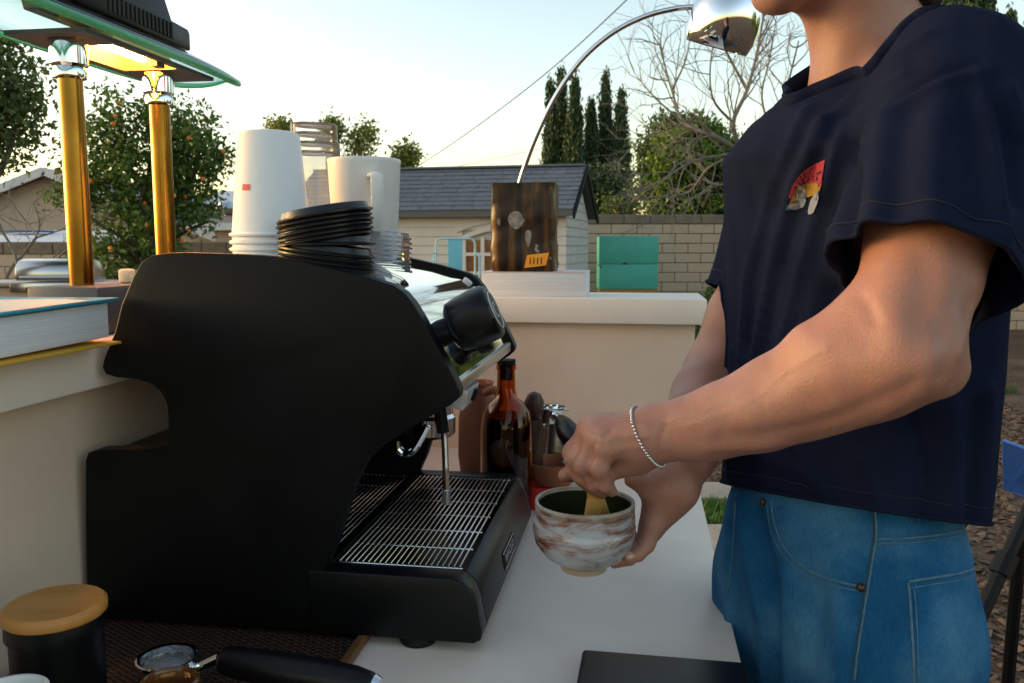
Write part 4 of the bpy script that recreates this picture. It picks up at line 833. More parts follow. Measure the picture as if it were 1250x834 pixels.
for j in range(nz + 1):
    z = bz1 + .0005 + (az - bz1) * j / nz; k = 1.0 + .009 * math.sin(j * .8 + .5) + .006 * math.sin(j * 2.3) - (.03 if j == 0 else 0) - (.01 if j in (6, 7) else 0)
    for i in range(ns):
        q_ = 2 * math.pi * i / ns; c, s = math.cos(q_), math.sin(q_); sq = (abs(c) ** 9 + abs(s) ** 9) ** (-1 / 9)
        rr = hwid * k * sq * (1 + .012 * math.sin(q_ * 3 + j * .5) + .009 * math.sin(q_ * 7 - j * 1.7) + g.normal(0, .006))
        a = rr * c * .99 - 0.0; b = rr * s * .92; th = math.radians(-6)
        V.append(np.array([al0[0] + a * math.cos(th) - b * math.sin(th), al0[1] + a * math.sin(th) + b * math.cos(th), z]))
F = [(j * ns + i, j * ns + (i + 1) % ns, (j + 1) * ns + (i + 1) % ns, (j + 1) * ns + i) for j in range(nz) for i in range(ns)] + [tuple(range(ns - 1, -1, -1)), tuple(nz * ns + i for i in range(ns))]
sb_ = MB().add(V, F).build('stone_base', stone_mat(), al, sharp=45)
bvh = BVHTree.FromPolygons([Vector(v) for v in V], F)
def project(bvh_, u, v, off=0.0):
    d = Vector(ray(u, v)).normalized(); h = bvh_.ray_cast(Vector(_C), d)
    return None if h[0] is None else (np.array(h[0]) + np.array(h[1]) * (off if h[1].dot(d) < 0 else -off))
def decal(bvh_, fuv, nu, nv, off, name, mt_, parent):
    """thin patch laid on a surface; fuv(s,t) gives its photo position, s and t in 0..1"""
    V = []; 
    for j in range(nv + 1):
        for i in range(nu + 1):
            p = project(bvh_, *fuv(i / nu, j / nv), off)
            if p is None: return None
            V.append(p)
    F = [(j * (nu + 1) + i, j * (nu + 1) + i + 1, (j + 1) * (nu + 1) + i + 1, (j + 1) * (nu + 1) + i) for j in range(nv) for i in range(nu)]
    return MB().add(V, F).build(name, mt_, parent)
quad = lambda a, b, c, d: (lambda s, t: tuple((np.array(a) * (1 - s) + np.array(b) * s) * (1 - t) + (np.array(d) * (1 - s) + np.array(c) * s) * t))
for pts in ([(622, 262), (628, 258), (634, 259), (638, 266), (636, 276), (630, 280), (624, 276), (620, 269)], [(641, 284), (645, 281), (649, 284), (648, 293), (645, 302), (642, 296)], [(607, 268), (610, 266), (611, 274), (608, 275)]):
    e = smooth_poly([np.array([*p, 0.]) for p in pts], 3, True); c = np.mean(np.array(pts, float), 0); VV = [project(bvh, c[0], c[1], .0012)] + [project(bvh, p[0], p[1], .0006) for p in e]
    if all(v is not None for v in VV): MB().add(VV, [(0, 1 + i, 1 + (i + 1) % len(e)) for i in range(len(e))]).build('pale_chip', mat('pale_chipped_stone', (.30, .29, .28), .6, col2=(.14, .11, .09), nscale=90), sb_)
st = decal(bvh, quad((643.5, 311.5), (670, 308.5), (666.5, 324), (640, 327)), 5, 3, .0016, 'price_sticker', M['orange'], sb_)
for u in (647, 651.5, 656, 660.5): decal(bvh, quad((u, 314.5), (u + 1.2, 314.3), (u + .6, 322.5), (u - .6, 322.8)), 1, 3, .0022, 'sticker_lettering', M['ink'], st)
stem = [PY(u, v, y) for u, v, y in ((632, 232, YA), (640, 205, YA - .01), (655, 165, YA - .02), (678, 118, YA - .03), (708, 75, YA - .04), (745, 42, YA - .05), (785, 21, YA - .06), (822, 11, YA - .07), (850, 8, YA - .08), (868, 4, YA - .08))]
MB().tube(smooth_poly(stem, 6), .0062, 12).build('stem', M['chrome'], al)
sc = PY(884, 28, YA - .09); sa = unit(np.array([.27, -.27, 1.0]))
shade_prof = [(.008, .098), (.030, .094), (.052, .080), (.069, .055), (.080, .025), (.083, -.005), (.080, -.032), (.073, -.056), (.071, -.0565), (.078, -.032), (.081, -.005), (.078, .022), (.067, .052), (.050, .077), (.028, .091), (.002, .094)]
MB().lathe(shade_prof, sc, sa, 40).build('shade', M['chrome'], al, sharp=60)
MB().lathe([(.012, .096), (.012, .112), (.001, .112)], sc, sa, 16).build('shade_cap', M['chrome'], al)
MB().ball(sc + sa * .02, .028, 14, 10).build('bulb', mat('frosted_bulb', (.7, .7, .68), .4), al)

# ================================================================== CUPS, LIDS AND JUG ON THE MACHINE
ordn = ['bottom', 'second', 'third', 'fourth', 'fifth', 'sixth', 'seventh', 'eighth', 'ninth', 'tenth', 'top']
def cup_mesh(prof, n=36, name='cup'):
    o = MB().lathe(prof, (0, 0, 0), n=n).build(name, None, None); me = o.data; bpy.data.objects.remove(o); return me
def place(name, me, mt_, loc, label, cat, group, rot=(0, 0, 0)):
    if not me.materials: me.materials.append(mt_)
    o = bpy.data.objects.new(name, me); col.objects.link(o); o.location = tuple(map(float, loc)); o.rotation_euler = rot; OM[o] = Matrix.Identity(4)
    return T(o, label, cat, group)
Yc = 1.20; pc = PY(332.5, 300, Yc); k = Yc / FPX; zt = PY(333, 164, Yc)[2]; zr = [PY(333, v, Yc)[2] for v in (291, 300, 308.5)]
hcup = zt - zr[0]; rr, rb = 48.5 * k, 34.5 * k
pcp = [(rr - .0005, 0), (rr + .0012, .0015), (rr + .0015, .0035), (rr, .0052), (rr - .0026, .0054), (rb + .002, hcup - .006), (rb, hcup - .001), (rb - .003, hcup), (rb - .004, hcup - .007), (.002, hcup - .0075)]
pcup = cup_mesh(pcp, 40, 'paper_cup'); M['cuppaper'] = mat('white_cup_paper', (.80, .81, .82), .55, col2=(.78, .79, .80), nscale=20, subs=0.0)
zs = [zr[2] - .0095] + zr[::-1]; zs = [z - zs[0] for z in zs]; zb_ = deckz(toB(pc)[0]) + .0005
labs = ['bottom paper cup of the inverted stack, only its rim showing', 'second lowest paper cup of the inverted stack, only its rim showing', 'third paper cup of the inverted stack, just under the top one', 'tall white paper cup turned upside down on top of its stack']
for i, z in enumerate(zs): lastcup = place('paper_cup', pcup, M['cuppaper'], (pc[0], pc[1], zb_ + z), labs[i], 'cup', 'stacked white paper cups')
# the small red mark on the top cup
cz = zb_ + zs[-1]
Vc = [np.array([pc[0], pc[1], cz]) + np.array(v.co) for v in pcup.vertices]; cb = BVHTree.FromPolygons([Vector(v) for v in Vc], [tuple(p.vertices) for p in pcup.polygons])
lp = thing('red_sticker', 'small red printed mark on the tall white paper cup', 'mark', project(cb, 301, 228, 0)); decal(cb, quad((296.5, 225), (305.5, 225), (305.2, 232.5), (296.2, 232.5)), 4, 2, .0008, 'red_print', mat('red_print', (.75, .12, .10), .6), lp)
# clear cups
Yk = 1.36; kc = PY(386.5, 300, Yk); k = Yk / FPX; zt = PY(387, 152, Yk)[2]; zb_ = deckz(toB(kc)[0]) + .0005
n_ = 4; sp = .0145; hk = zt - zb_ - sp * (n_ - 1); r0_, r1_ = 27.5 * k, 35 * k
prof = [(r1_, 0), (r1_ + .002, .001), (r1_ + .002, .003), (r1_ - .001, .004), (r0_ + .004, hk * .80), (r0_ + .0035, hk * .82), (r0_ + .0005, hk * .84), (r0_, hk - .002), (r0_ - .002, hk), (r0_ - .006, hk - .003), (.002, hk - .004)]
kcup = cup_mesh(prof, 36, 'clear_cup')
def thin_clear():
    m = bpy.data.materials.new('thin_clear_plastic'); m.use_nodes = True; N, L = m.node_tree.nodes, m.node_tree.links; N.remove(N['Principled BSDF'])
    t = N.new('ShaderNodeBsdfTransparent'); t.inputs[0].default_value = (.985, .988, .992, 1); g_ = N.new('ShaderNodeBsdfGlossy'); g_.inputs['Roughness'].default_value = .09
    d_ = N.new('ShaderNodeBsdfTranslucent'); d_.inputs[0].default_value = (.92, .92, .93, 1); fr = N.new('ShaderNodeFresnel'); fr.inputs[0].default_value = 1.30
    m1 = N.new('ShaderNodeMixShader'); m1.inputs[0].default_value = .08; L.new(t.outputs[0], m1.inputs[1]); L.new(d_.outputs[0], m1.inputs[2])
    m2 = N.new('ShaderNodeMixShader'); L.new(fr.outputs[0], m2.inputs[0]); L.new(m1.outputs[0], m2.inputs[1]); L.new(g_.outputs[0], m2.inputs[2]); L.new(m2.outputs[0], N['Material Output'].inputs[0]); return m
M['thinclear'] = thin_clear()
for i in range(n_): place('clear_cup', kcup, M['thinclear'], (kc[0], kc[1], zb_ + sp * i), 'topmost clear plastic cup of the upside down stack behind the paper cups' if i == n_ - 1 else ('lowest' if i == 0 else ordn[i]) + ' clear plastic cup counted up the upside down stack behind the paper cups', 'cup', 'stacked clear cups')
# white jug
Yj = 1.29; jc = PY(446.5, 300, Yj); k = Yj / FPX; zt = PY(447, 195, Yj)[2]; zb_ = deckz(toB(jc)[0]) + .0008; hj = zt - zb_; ra, rb = 44 * k, 37.5 * k
jg = thing('white_jug', 'white plastic jug with flat handle behind the black lids', 'jug', (jc[0], jc[1], zb_))
MB().lathe([(.001, 0), (rb - .006, 0), (rb, .006), (ra - .001, hj - .006), (ra, hj - .002), (ra - .0015, hj), (ra - .004, hj - .002), (rb - .004, .010), (.001, .008)], (0, 0, 0), n=44).build('body', M['whiteplastic'], jg, world=False, sharp=60)
ha = math.radians(-68); hd = np.array([math.cos(ha), math.sin(ha), 0]); hz = lambda v: PY(447, v, Yj - .07)[2] - zb_
hp = [hd * (ra - .006) + BZ * hz(214), hd * (ra + .020) + BZ * hz(213), hd * (ra + .028) + BZ * hz(222), hd * (ra + .026) + BZ * hz(255), hd * (rb + .018) + BZ * hz(285), hd * (rb - .002) + BZ * hz(292)]
MB().tube(smooth_poly(hp, 5), .0092, 16, flat=.42, up=hd).build('handle', M['whiteplastic'], jg, world=False, sharp=0)
# black lids
k = 1.10 / FPX; RL = 57 * k
lidp = [(RL - .001, 0), (RL + .0012, .001), (RL + .0014, .0030), (RL - .001, .0042), (RL - .003, .0046), (RL - .0055, .0118), (RL - .0075, .0125), (RL - .009, .0105), (.012, .0098), (.002, .0098), (.002, .0088), (RL - .010, .0094), (RL - .0045, .004), (RL - .003, .001)]
lid = cup_mesh(lidp, 40, 'black_lid'); M['lidblack'] = mat('glossy_black_lid', (.012, .012, .014), .28, bump=.03, bscale=100)
lc = PY(396, 330, 1.10); zl = deckz(toB(lc)[0]) - .001
cur = np.array([lc[0] + .004, lc[1], zl])
for i in range(11):
    tilt = math.radians(7.5 if i < 4 else 7.5 - 17 * min(1, (i - 3) / 2.0))        # lower lids follow the deck, upper ones lean back
    tilt += math.radians(random.uniform(-.7, .7)); dx = random.uniform(-.0012, .0012) - (.0012 if i > 5 else 0)
    place('cup_lid', lid, M['lidblack'], cur + np.array([dx, random.uniform(-.001, .001), 0]), 'black plastic cup lid, %s of eleven counted up the leaning stack' % ordn[i] if i not in (0, 10) else ('topmost black plastic lid of the leaning stack' if i else 'lowest black plastic lid lying on the machine deck'), 'lid', 'stacked black lids', (0, tilt, 0))
    cur = cur + np.array([0, 0, .0060 if i != 3 else .0105])
# clear lids
k = 1.19 / FPX; RC = 39 * k
clp = [(RC, 0), (RC + .0012, .0012), (RC + .001, .0035), (RC - .002, .0045), (RC - .0035, .010), (RC - .006, .0108), (RC - .008, .009), (.003, .0085)]
clid = cup_mesh(clp, 36, 'clear_lid'); cc_ = PY(463, 340, 1.19); zl = deckz(toB(cc_)[0]) + .001
for i in range(8): place('cup_lid', clid, M['thinclear'], (cc_[0] + random.uniform(-.001, .001), cc_[1], zl + i * .0066), 'topmost clear plastic lid in the short stack beside the black lids' if i == 7 else ('lowest' if i == 0 else ordn[i]) + ' clear plastic lid counted up the short stack beside the black lids', 'lid', 'stacked clear lids', (0, math.radians(4), 0))

# ================================================================== THINGS BEHIND THE MACHINE
Yb = 1.535; bc_ = PZ(618, 600, ZC); bx = PY(618, 520, Yb); k = Yb / FPX
bt_ = thing('syrup_bottle', 'dark amber glass bottle with black stopper behind the drip tray', 'bottle', (bx[0], bx[1], ZC))
zz = lambda v: PY(618, v, Yb)[2] - ZC
R_ = 32.5 * k; rn = 11.2 * k
outp = [(.001, .0005), (R_ - .006, .0005), (R_, .006), (R_, zz(540)), (R_ * .985, zz(520)), (R_ * .90, zz(503)), (R_ * .68, zz(492)), (rn * 1.25, zz(485)), (rn * 1.03, zz(474)), (rn, zz(452)), (rn * 1.12, zz(450)), (rn * 1.12, zz(445)), (rn, zz(444.5))]
innp = [(max(.001, r - .003), max(.005, h)) for r, h in outp[1:]][::-1]
MB().lathe(outp + innp + [(.001, .005)], (0, 0, 0), n=40).build('glass', M['amber'], bt_, world=False, sharp=60)
MB().lathe([(.001, .007), (R_ - .0045, .007), (R_ - .0042, zz(530)), (R_ * .86, zz(507)), (.001, zz(506.5))], (0, 0, 0), n=36).build('syrup', M['darkliquid'], bt_, world=False)
MB().lathe([(rn * .72, zz(463)), (rn * .74, zz(446)), (rn * 1.05, zz(443.5)), (rn * 1.05, zz(439)), (.001, zz(438.5))], (0, 0, 0), n=24, cap0=True).build('stopper', M['rubber'], bt_, world=False)
# terracotta jar
tp_ = PY(584, 520, 1.70); k = 1.7 / FPX; tz = lambda v: PY(578, v, 1.70)[2] - ZC
tj = thing('clay_jar', 'rounded terracotta jar half hidden behind the amber bottle', 'jar', (tp_[0], tp_[1], ZC))
MB().lathe([(.001, 0), (16 * k, 0), (22 * k, .03), (25 * k, tz(555)), (24 * k, tz(510)), (19 * k, tz(483)), (17 * k, tz(474)), (20 * k, tz(466)), (18 * k, tz(466)), (14 * k, tz(476)), (.001, tz(480))], (0, 0, 0), n=32, wob=lambda q, h: 1 + .02 * math.sin(3 * q)).build('body', M['terracotta'], tj, world=False)
hp = [PY(592, 480, 1.66), PY(604, 476, 1.64), PY(608, 490, 1.64), PY(600, 505, 1.655)]
MB().tube(smooth_poly(hp, 5), .008, 10).build('handle', M['terracotta'], tj)
# dark wooden mill
wp = PY(652, 495, 1.62); k = 1.62 / FPX; wz = lambda v: PY(652, v, 1.62)[2] - ZC
wm = thing('wooden_mill', 'dark brown wooden mill standing between bottle and steel jug', 'mill', (wp[0], wp[1], ZC))
MB().lathe([(.001, 0), (15 * k, 0), (15 * k, .02), (11 * k, wz(560)), (13 * k, wz(525)), (9 * k, wz(512)), (.001, wz(512))], (0, 0, 0), n=24).build('body', mat('dark_wood', (.07, .025, .014), .45, col2=(.04, .015, .01), nscale=9), wm, world=False)
MB().lathe([(7 * k, wz(512.5)), (12 * k, wz(504)), (12 * k, wz(490)), (8 * k, wz(481)), (.001, wz(478))], (0, 0, 0), n=24, cap0=True, wob=lambda q, h: 1 + .06 * math.sin(4 * q)).build('head', mat('dark_wood_head', (.06, .022, .014), .4), wm, world=False)
# steel jug with a portafilter lying across it
jp = PY(681, 540, 1.68); k = 1.68 / FPX; jz = lambda v: PY(681, v, 1.68)[2] - ZC; zrim = jz(516)
sj = thing('steel_jug', 'stainless steel milk jug behind the portafilter handle', 'jug', (jp[0], jp[1], ZC))
MB().lathe([(.001, 0), (23 * k, 0), (24.5 * k, .006), (24 * k, zrim * .45), (19 * k, zrim * .85), (19.5 * k, zrim), (18.5 * k, zrim), (18 * k, zrim * .86), (22 * k, zrim * .45), (.001, .004)], (0, 0, 0), n=36).build('body', M['steel'], sj, world=False)
MB().tube(smooth_poly([(-.03, .01, zrim * .9), (-.06, .015, zrim * .86), (-.064, .016, zrim * .5), (-.038, .01, zrim * .22)], 5), .005, 8).build('handle', M['steel'], sj, world=False)
pfh = PY(672, 500, 1.655); pfh[2] = ZC + zrim + .024
pt_ = thing('portafilter', 'chrome portafilter with black handle lying across the steel jug', 'portafilter', pfh)
k = 1.655 / FPX
MB().lathe([(17.5 * k, .015), (18.5 * k, .014), (18.5 * k, .009), (17 * k, .006), (16.5 * k, -.016), (12 * k, -.021), (.001, -.022), (.001, -.018), (14 * k, -.012), (16 * k, .012)], pfh, n=32).build('basket_holder', M['chrome'], pt_, sharp=50)
for s in (-1, 1): MB().box(pfh + np.array([s * 20 * k, 0, .008]), (.008, .012, .005)).build('lug', M['chrome'], pt_, bevel=.001)
h0, h1, h2 = PY(678, 507, 1.62), PY(684, 512, 1.60), PY(706, 549, 1.47)
MB().tube(smooth_poly([pfh + np.array([.012, -.02, -.008]), PY(676, 507, 1.625), h1], 4), .0085, 12).build('neck', M['chrome'], pt_)
ax = h2 - h1; MB().tube([h1 + ax * t for t in (0, .06, .2, .42, .65, .85, .95, .99)], [.010, .0125, .0175, .0215, .0205, .015, .011, .008], 16).build('handle', M['blackplastic'], pt_, sharp=0)
MB().ball(h2 + unit(ax) * .004, .0088, 14, 10).build('handle_cap', M['chrome'], pt_)
# red tin with clay dish
rp_ = PY(668, 595, 1.58); rzt = PY(668, 590, 1.58)[2]
T(MB().box((rp_[0], rp_[1], (ZC + rzt) / 2 + .0005), (.085, .07, rzt - ZC - .001), BR, BD, BZ).build('red_box', mat('red_card', (.50, .02, .015), .5), None, bevel=.004), 'small red box behind the tea bowl under the clay dish', 'box')
k = 1.58 / FPX; dz = PY(674, 563, 1.58)[2] - rzt
MBd = MB().lathe([(.001, 0), (22 * k, 0), (32 * k, dz * .45), (34 * k, dz), (32 * k, dz), (29 * k, dz * .5), (.001, dz * .3)], (PY(676, 570, 1.58)[0], 1.58, rzt + .001), n=32)
T(MBd.build('clay_dish', M['terracotta']), 'orange brown clay dish resting on the red box', 'dish')

# ================================================================== FRONT OF THE WORKTOP
# black canister with wooden lid
Yq = .80; lcx = PY(66, 724, Yq); zl = PY(66, 735, Yq)[2]; k = Yq / FPX
cn = thing('canister', 'black canister with round wooden lid at the lower left', 'canister', (lcx[0], lcx[1], ZC))
RLd = 61 * k; hl_ = zl - ZC
MB().lathe([(.001, .0075), (RLd - .010, .0075), (RLd - .005, .012), (RLd - .005, hl_ - .034), (RLd - .0015, hl_ - .028), (RLd - .002, hl_ - .0135), (.001, hl_ - .0135)], (0, 0, 0), n=40).build('body', M['blackplastic'], cn, world=False, sharp=45)
MB().lathe([(.001, hl_ - .013), (RLd - .002, hl_ - .013), (RLd, hl_ - .011), (RLd, hl_ - .003), (RLd - .003, hl_), (.001, hl_)], (0, 0, 0), n=48).build('lid', M['woodlid'], cn, world=False, sharp=45)
# white cup rim at the corner
wc = PY(8, 846, .70); T(MB().lathe([(.001, ZC + .001), (.026, ZC + .001), (.030, ZC + .006), (.0335, wc[2] - .004), (.0335, wc[2]), (.0305, wc[2]), (.029, wc[2] - .01), (.025, ZC + .012), (.001, ZC + .01)], (wc[0], wc[1], 0), n=36).build('white_tumbler', M['whiteplastic'], sharp=60), 'white tumbler cut off by the lower left corner', 'tumbler')
# woven tray with wooden frame
def weave():
    m = bpy.data.materials.new('dark_woven_cane'); m.use_nodes = True; N, L = m.node_tree.nodes, m.node_tree.links
    p = N['Principled BSDF']; p.inputs['Roughness'].default_value = .5; tc = N.new('ShaderNodeTexCoord'); mp = N.new('ShaderNodeMapping'); mp.inputs['Rotation'].default_value = (0, 0, BA + .5); mp.inputs['Scale'].default_value = (150, 150, 150); L.new(tc.outputs['Object'], mp.inputs[0])
    ch_ = N.new('ShaderNodeTexChecker'); ch_.inputs['Scale'].default_value = 1; L.new(mp.outputs[0], ch_.inputs[0]); ch_.inputs[1].default_value = (.055, .025, .012, 1); ch_.inputs[2].default_value = (.018, .009, .006, 1); L.new(ch_.outputs[0], p.inputs['Base Color'])
    wv = N.new('ShaderNodeTexVoronoi'); wv.inputs['Scale'].default_value = 1.0; wv.inputs['Randomness'].default_value = .15; L.new(mp.outputs[0], wv.inputs[0]); bn = N.new('ShaderNodeBump'); bn.inputs['Strength'].default_value = 1; bn.inputs['Distance'].default_value = .004; bn.invert = True; L.new(wv.outputs[0], bn.inputs['Height']); L.new(bn.outputs[0], p.inputs['Normal']); return m
M['traywood'] = mat('tray_wood', (.20, .085, .03), .5, col2=(.13, .055, .02), nscale=8, stretch=(12, 2, 2))
tR = toB(PZ(436, 792, ZC + .012)); tB_ = toB(PZ(150, 752, ZC + .012)); tr0, tr1, td0, td1 = -.706, tR[0], .60, 1.12
ty = thing('woven_tray', 'dark woven tray with wooden rim in front of the espresso machine', 'tray', B((tr0 + tr1) / 2, (td0 + td1) / 2, ZC))
MB().bbox(tr0 + .01, tr1 - .01, td0 + .01, td1 - .01, ZC + .001, ZC + .006).build('woven_base', weave(), ty)
for a in ((tr0, tr0 + .010, td0, td1), (tr1 - .010, tr1, td0, td1), (tr0 + .0102, tr1 - .0102, td0, td0 + .010), (tr0 + .0102, tr1 - .0102, td1 - .010, td1)): MB().bbox(*a, ZC + .0005, ZC + .014).build('rim', M['traywood'], ty, bevel=.002)
# portafilter lying on the tray
ph = PY(204, 812, .80); ph[2] = ZC + .035; ph = np.array([*PZ(204, 800, ZC + .05)[:2], ZC + .0305])
pq = thing('portafilter', 'steel portafilter with long black handle lying on the woven tray', 'portafilter', ph)
MB().lathe([(.031, .019), (.033, .018), (.033, .012), (.031, .009), (.030, -.012), (.025, -.018), (.022, -.018), (.027, -.008), (.029, .017)], ph, n=36).build('basket_holder', M['chrome'], pq, sharp=50)
M['mesh'] = mat('perforated_steel', (.42, .42, .42), .4, .8, bump=1.0, bscale=500, voro=True, bdist=.001)
MB().ball(ph + BZ * .004, .0275, 24, 12, sc=(1, 1, .52)).build('filter_basket', M['mesh'], pq)
n0 = ph + unit(PZ(300, 818, ZC + .04) - ph) * .032; n1 = PZ(272, 806, ZC + .050); n2 = PZ(463, 838, ZC + .050)
MB().tube([n0, n1], [.008, .011], 14).build('neck', M['chrome'], pq)
ax = n2 - n1; MB().tube([n1 + ax * t for t in (0, .03, .15, .4, .65, .85, .95, .975)], [.0125, .0155, .017, .0185, .0185, .0165, .013, .011], 18).build('handle', M['blackplastic'], pq, sharp=0)
MB().tube([n2 - ax * .026, n2 + ax * .01], [.0115, .008], 14).build('handle_cap', M['chrome'], pq)
# amber jar in front of it
aj = PZ(207, 836, ZC + .070); aj_ = thing('amber_jar', 'small amber glass jar at the bottom edge before the portafilter', 'jar', (aj[0], aj[1], ZC + .0065))
MB().lathe([(.001, 0), (.024, 0), (.029, .01), (.030, .042), (.027, .054), (.0265, .060), (.0285, .062), (.0285, .068), (.0255, .070), (.0235, .068), (.0245, .055), (.027, .042), (.026, .012), (.001, .006)], (0, 0, 0), n=36).build('glass', mat('honey_glass', (.55, .24, .07), .06, trans=.85, ior=1.45), aj_, world=False, sharp=60)
MB().lathe([(.001, .008), (.0245, .012), (.026, .042), (.0225, .050), (.001, .050)], (0, 0, 0), n=30).build('honey', mat('dark_honey', (.10, .035, .012), .25), aj_, world=False)
# black scale at the bottom edge
k1, k2 = PZ(711, 787, ZC + .024), PZ(912, 803, ZC + .024); ux = unit(k2 - k1); uy = np.cross(BZ, ux); w_ = np.linalg.norm(k2 - k1)
sk = thing('black_scale', 'flat black brewing scale at the lower right of the worktop', 'scale', (k1 + k2) / 2 - uy * .1)
MB().box((k1 + k2) / 2 - uy * .11 - BZ * .0125, (w_, .22, .016), ux, uy, BZ).build('platform', M['blackplastic'], sk, bevel=.005, seg=3)
MB().box((k1 + k2) / 2 - uy * .11 - ux * .02 - BZ * .0222, (w_ * .55, .16, .0032), ux, uy, BZ).build('base', M['rubber'], sk)
# white spoon over the edge of the worktop
s0, s1 = PZ(828, 579, ZC + .006), PZ(872, 571.5, ZC + .012)
sp_ = thing('white_spoon', 'white plastic spoon lying over the edge of the worktop', 'spoon', s0)
MB().tube([s0 + (s1 - s0) * t for t in (0, .5, 1)], [.004, .0045, .005], 8, flat=.5).build('stem', M['whiteplastic'], sp_)
MB().ball(s0 - (s1 - s0) * .12, .016, 16, 8, sc=(1.3, .8, .3)).build('bowl', M['whiteplastic'], sp_)

# ================================================================== THE MAN
def nets(fn, lo, hi, h):
    """surface nets: the zero surface of a distance function inside a box as quads"""
    lo = np.asarray(lo, float); n = np.maximum(2, np.ceil((np.asarray(hi, float) - lo) / h).astype(int) + 1)
    ax = [(lo[i] + h * np.arange(n[i])).astype(np.float32) for i in range(3)]
    Fv = np.empty(n, np.float32); YY, ZZ = np.meshgrid(ax[1], ax[2], indexing='ij'); step = max(1, int(400000 / (n[1] * n[2])))
    for i in range(0, n[0], step):
        X = ax[0][i:i + step]; P = np.empty((len(X), n[1], n[2], 3), np.float32); P[..., 0] = X[:, None, None]; P[..., 1] = YY; P[..., 2] = ZZ
        Fv[i:i + step] = fn(P.reshape(-1, 3)).reshape(len(X), n[1], n[2])
    s = Fv < 0; cnt = np.zeros(n - 1, np.int8)
    offs = [(a, b, c) for a in (0, 1) for b in (0, 1) for c in (0, 1)]
    for a, b, c in offs: cnt += s[a:n[0] - 1 + a, b:n[1] - 1 + b, c:n[2] - 1 + c]
    act = np.argwhere((cnt > 0) & (cnt < 8)); idx = np.full(n - 1, -1, np.int32); idx[tuple(act.T)] = np.arange(len(act))
    val = {o: Fv[act[:, 0] + o[0], act[:, 1] + o[1], act[:, 2] + o[2]] for o in offs}
    acc = np.zeros((len(act), 3)); num = np.zeros(len(act))
    for o in offs:
        for k in range(3):
            if o[k] == 0:
                o2 = tuple(1 if j == k else o[j] for j in range(3)); a, b = val[o], val[o2]; m = (a < 0) != (b < 0)
                t = np.where(m, a / np.where(m, a - b, 1), 0); p = np.tile(np.array(o, float), (len(act), 1)); p[:, k] = t
                acc[m] += p[m]; num[m] += 1
    V = lo + h * (act + acc / num[:, None]); Q = []
    for k in range(3):
        i, j = (k + 1) % 3, (k + 2) % 3
        sl0 = [slice(1, None)] * 3; sl0[k] = slice(0, n[k] - 1); sl1 = list(sl0); sl1[k] = slice(1, n[k])
        sl0[i] = sl1[i] = slice(1, n[i] - 1); sl0[j] = sl1[j] = slice(1, n[j] - 1)
        A, Bb = s[tuple(sl0)], s[tuple(sl1)]; e = np.argwhere(A != Bb); inside = A[tuple(e.T)]
        b = e.copy(); b[:, i] += 1; b[:, j] += 1
        def cell(di, dj):
            c = b.copy(); c[:, i] -= di; c[:, j] -= dj; return idx[tuple(c.T)]
        q = np.stack([cell(1, 1), cell(0, 1), cell(0, 0), cell(1, 0)], 1); q[~inside] = q[~inside][:, ::-1]; Q.append(q)
    return V, np.concatenate(Q)
def smin(a, b, k): h = np.clip(.5 + .5 * (b - a) / k, 0, 1); return b + (a - b) * h - k * h * (1 - h)
def rc(P, a, b, ra, rb, flat=None, ff=1.0):
    a = np.asarray(a, np.float32); b = np.asarray(b, np.float32); ab = b - a; t = np.clip(((P - a) @ ab) / (ab @ ab), 0, 1); q = P - a - t[:, None] * ab
    if flat is not None:
        fl = np.asarray(flat, np.float32); q = q + np.outer((q @ fl) * (1 / ff - 1), fl)
    return np.sqrt((q * q).sum(1)) - (ra + (rb - ra) * t)
def chain(P, pts, rs, k=.006):
    d = None
    for i in range(len(pts) - 1):
        e = rc(P, pts[i], pts[i + 1], rs[i], rs[i + 1]); d = e if d is None else smin(d, e, k)
    return d
def ell(P, c, r, A=None):
    q = P - np.asarray(c, np.float32)
    if A is not None: q = q @ np.asarray(A, np.float32).T
    r = np.asarray(r, np.float32); k0 = np.sqrt(((q / r) ** 2).sum(1)); k1 = np.sqrt(((q / r ** 2) ** 2).sum(1)) + 1e-6; return k0 * (k0 - 1) / k1
LV = unit(np.array([.34, -.94, 0])); FV = np.array([LV[1], -LV[0], 0]); UP = np.array([0, 0, 1.0])      # his left, his front
CT = np.array([.420, 1.045, 0])
SL, EL, WL = PY(1166, 122, .885), PY(1106, 425, .768), PY(800, 532, .885)
SRJ, ER, WR = PY(974, 238, 1.20), PY(874, 456, 1.20), PY(822, 592, .965)
print('arm lengths', np.linalg.norm(SL - EL), np.linalg.norm(EL - WL), np.linalg.norm(SRJ - ER), np.linalg.norm(ER - WR))
k_ = lambda px, Y: px * Y / FPX
def q_(*a): return [PY(*p) for p in a]
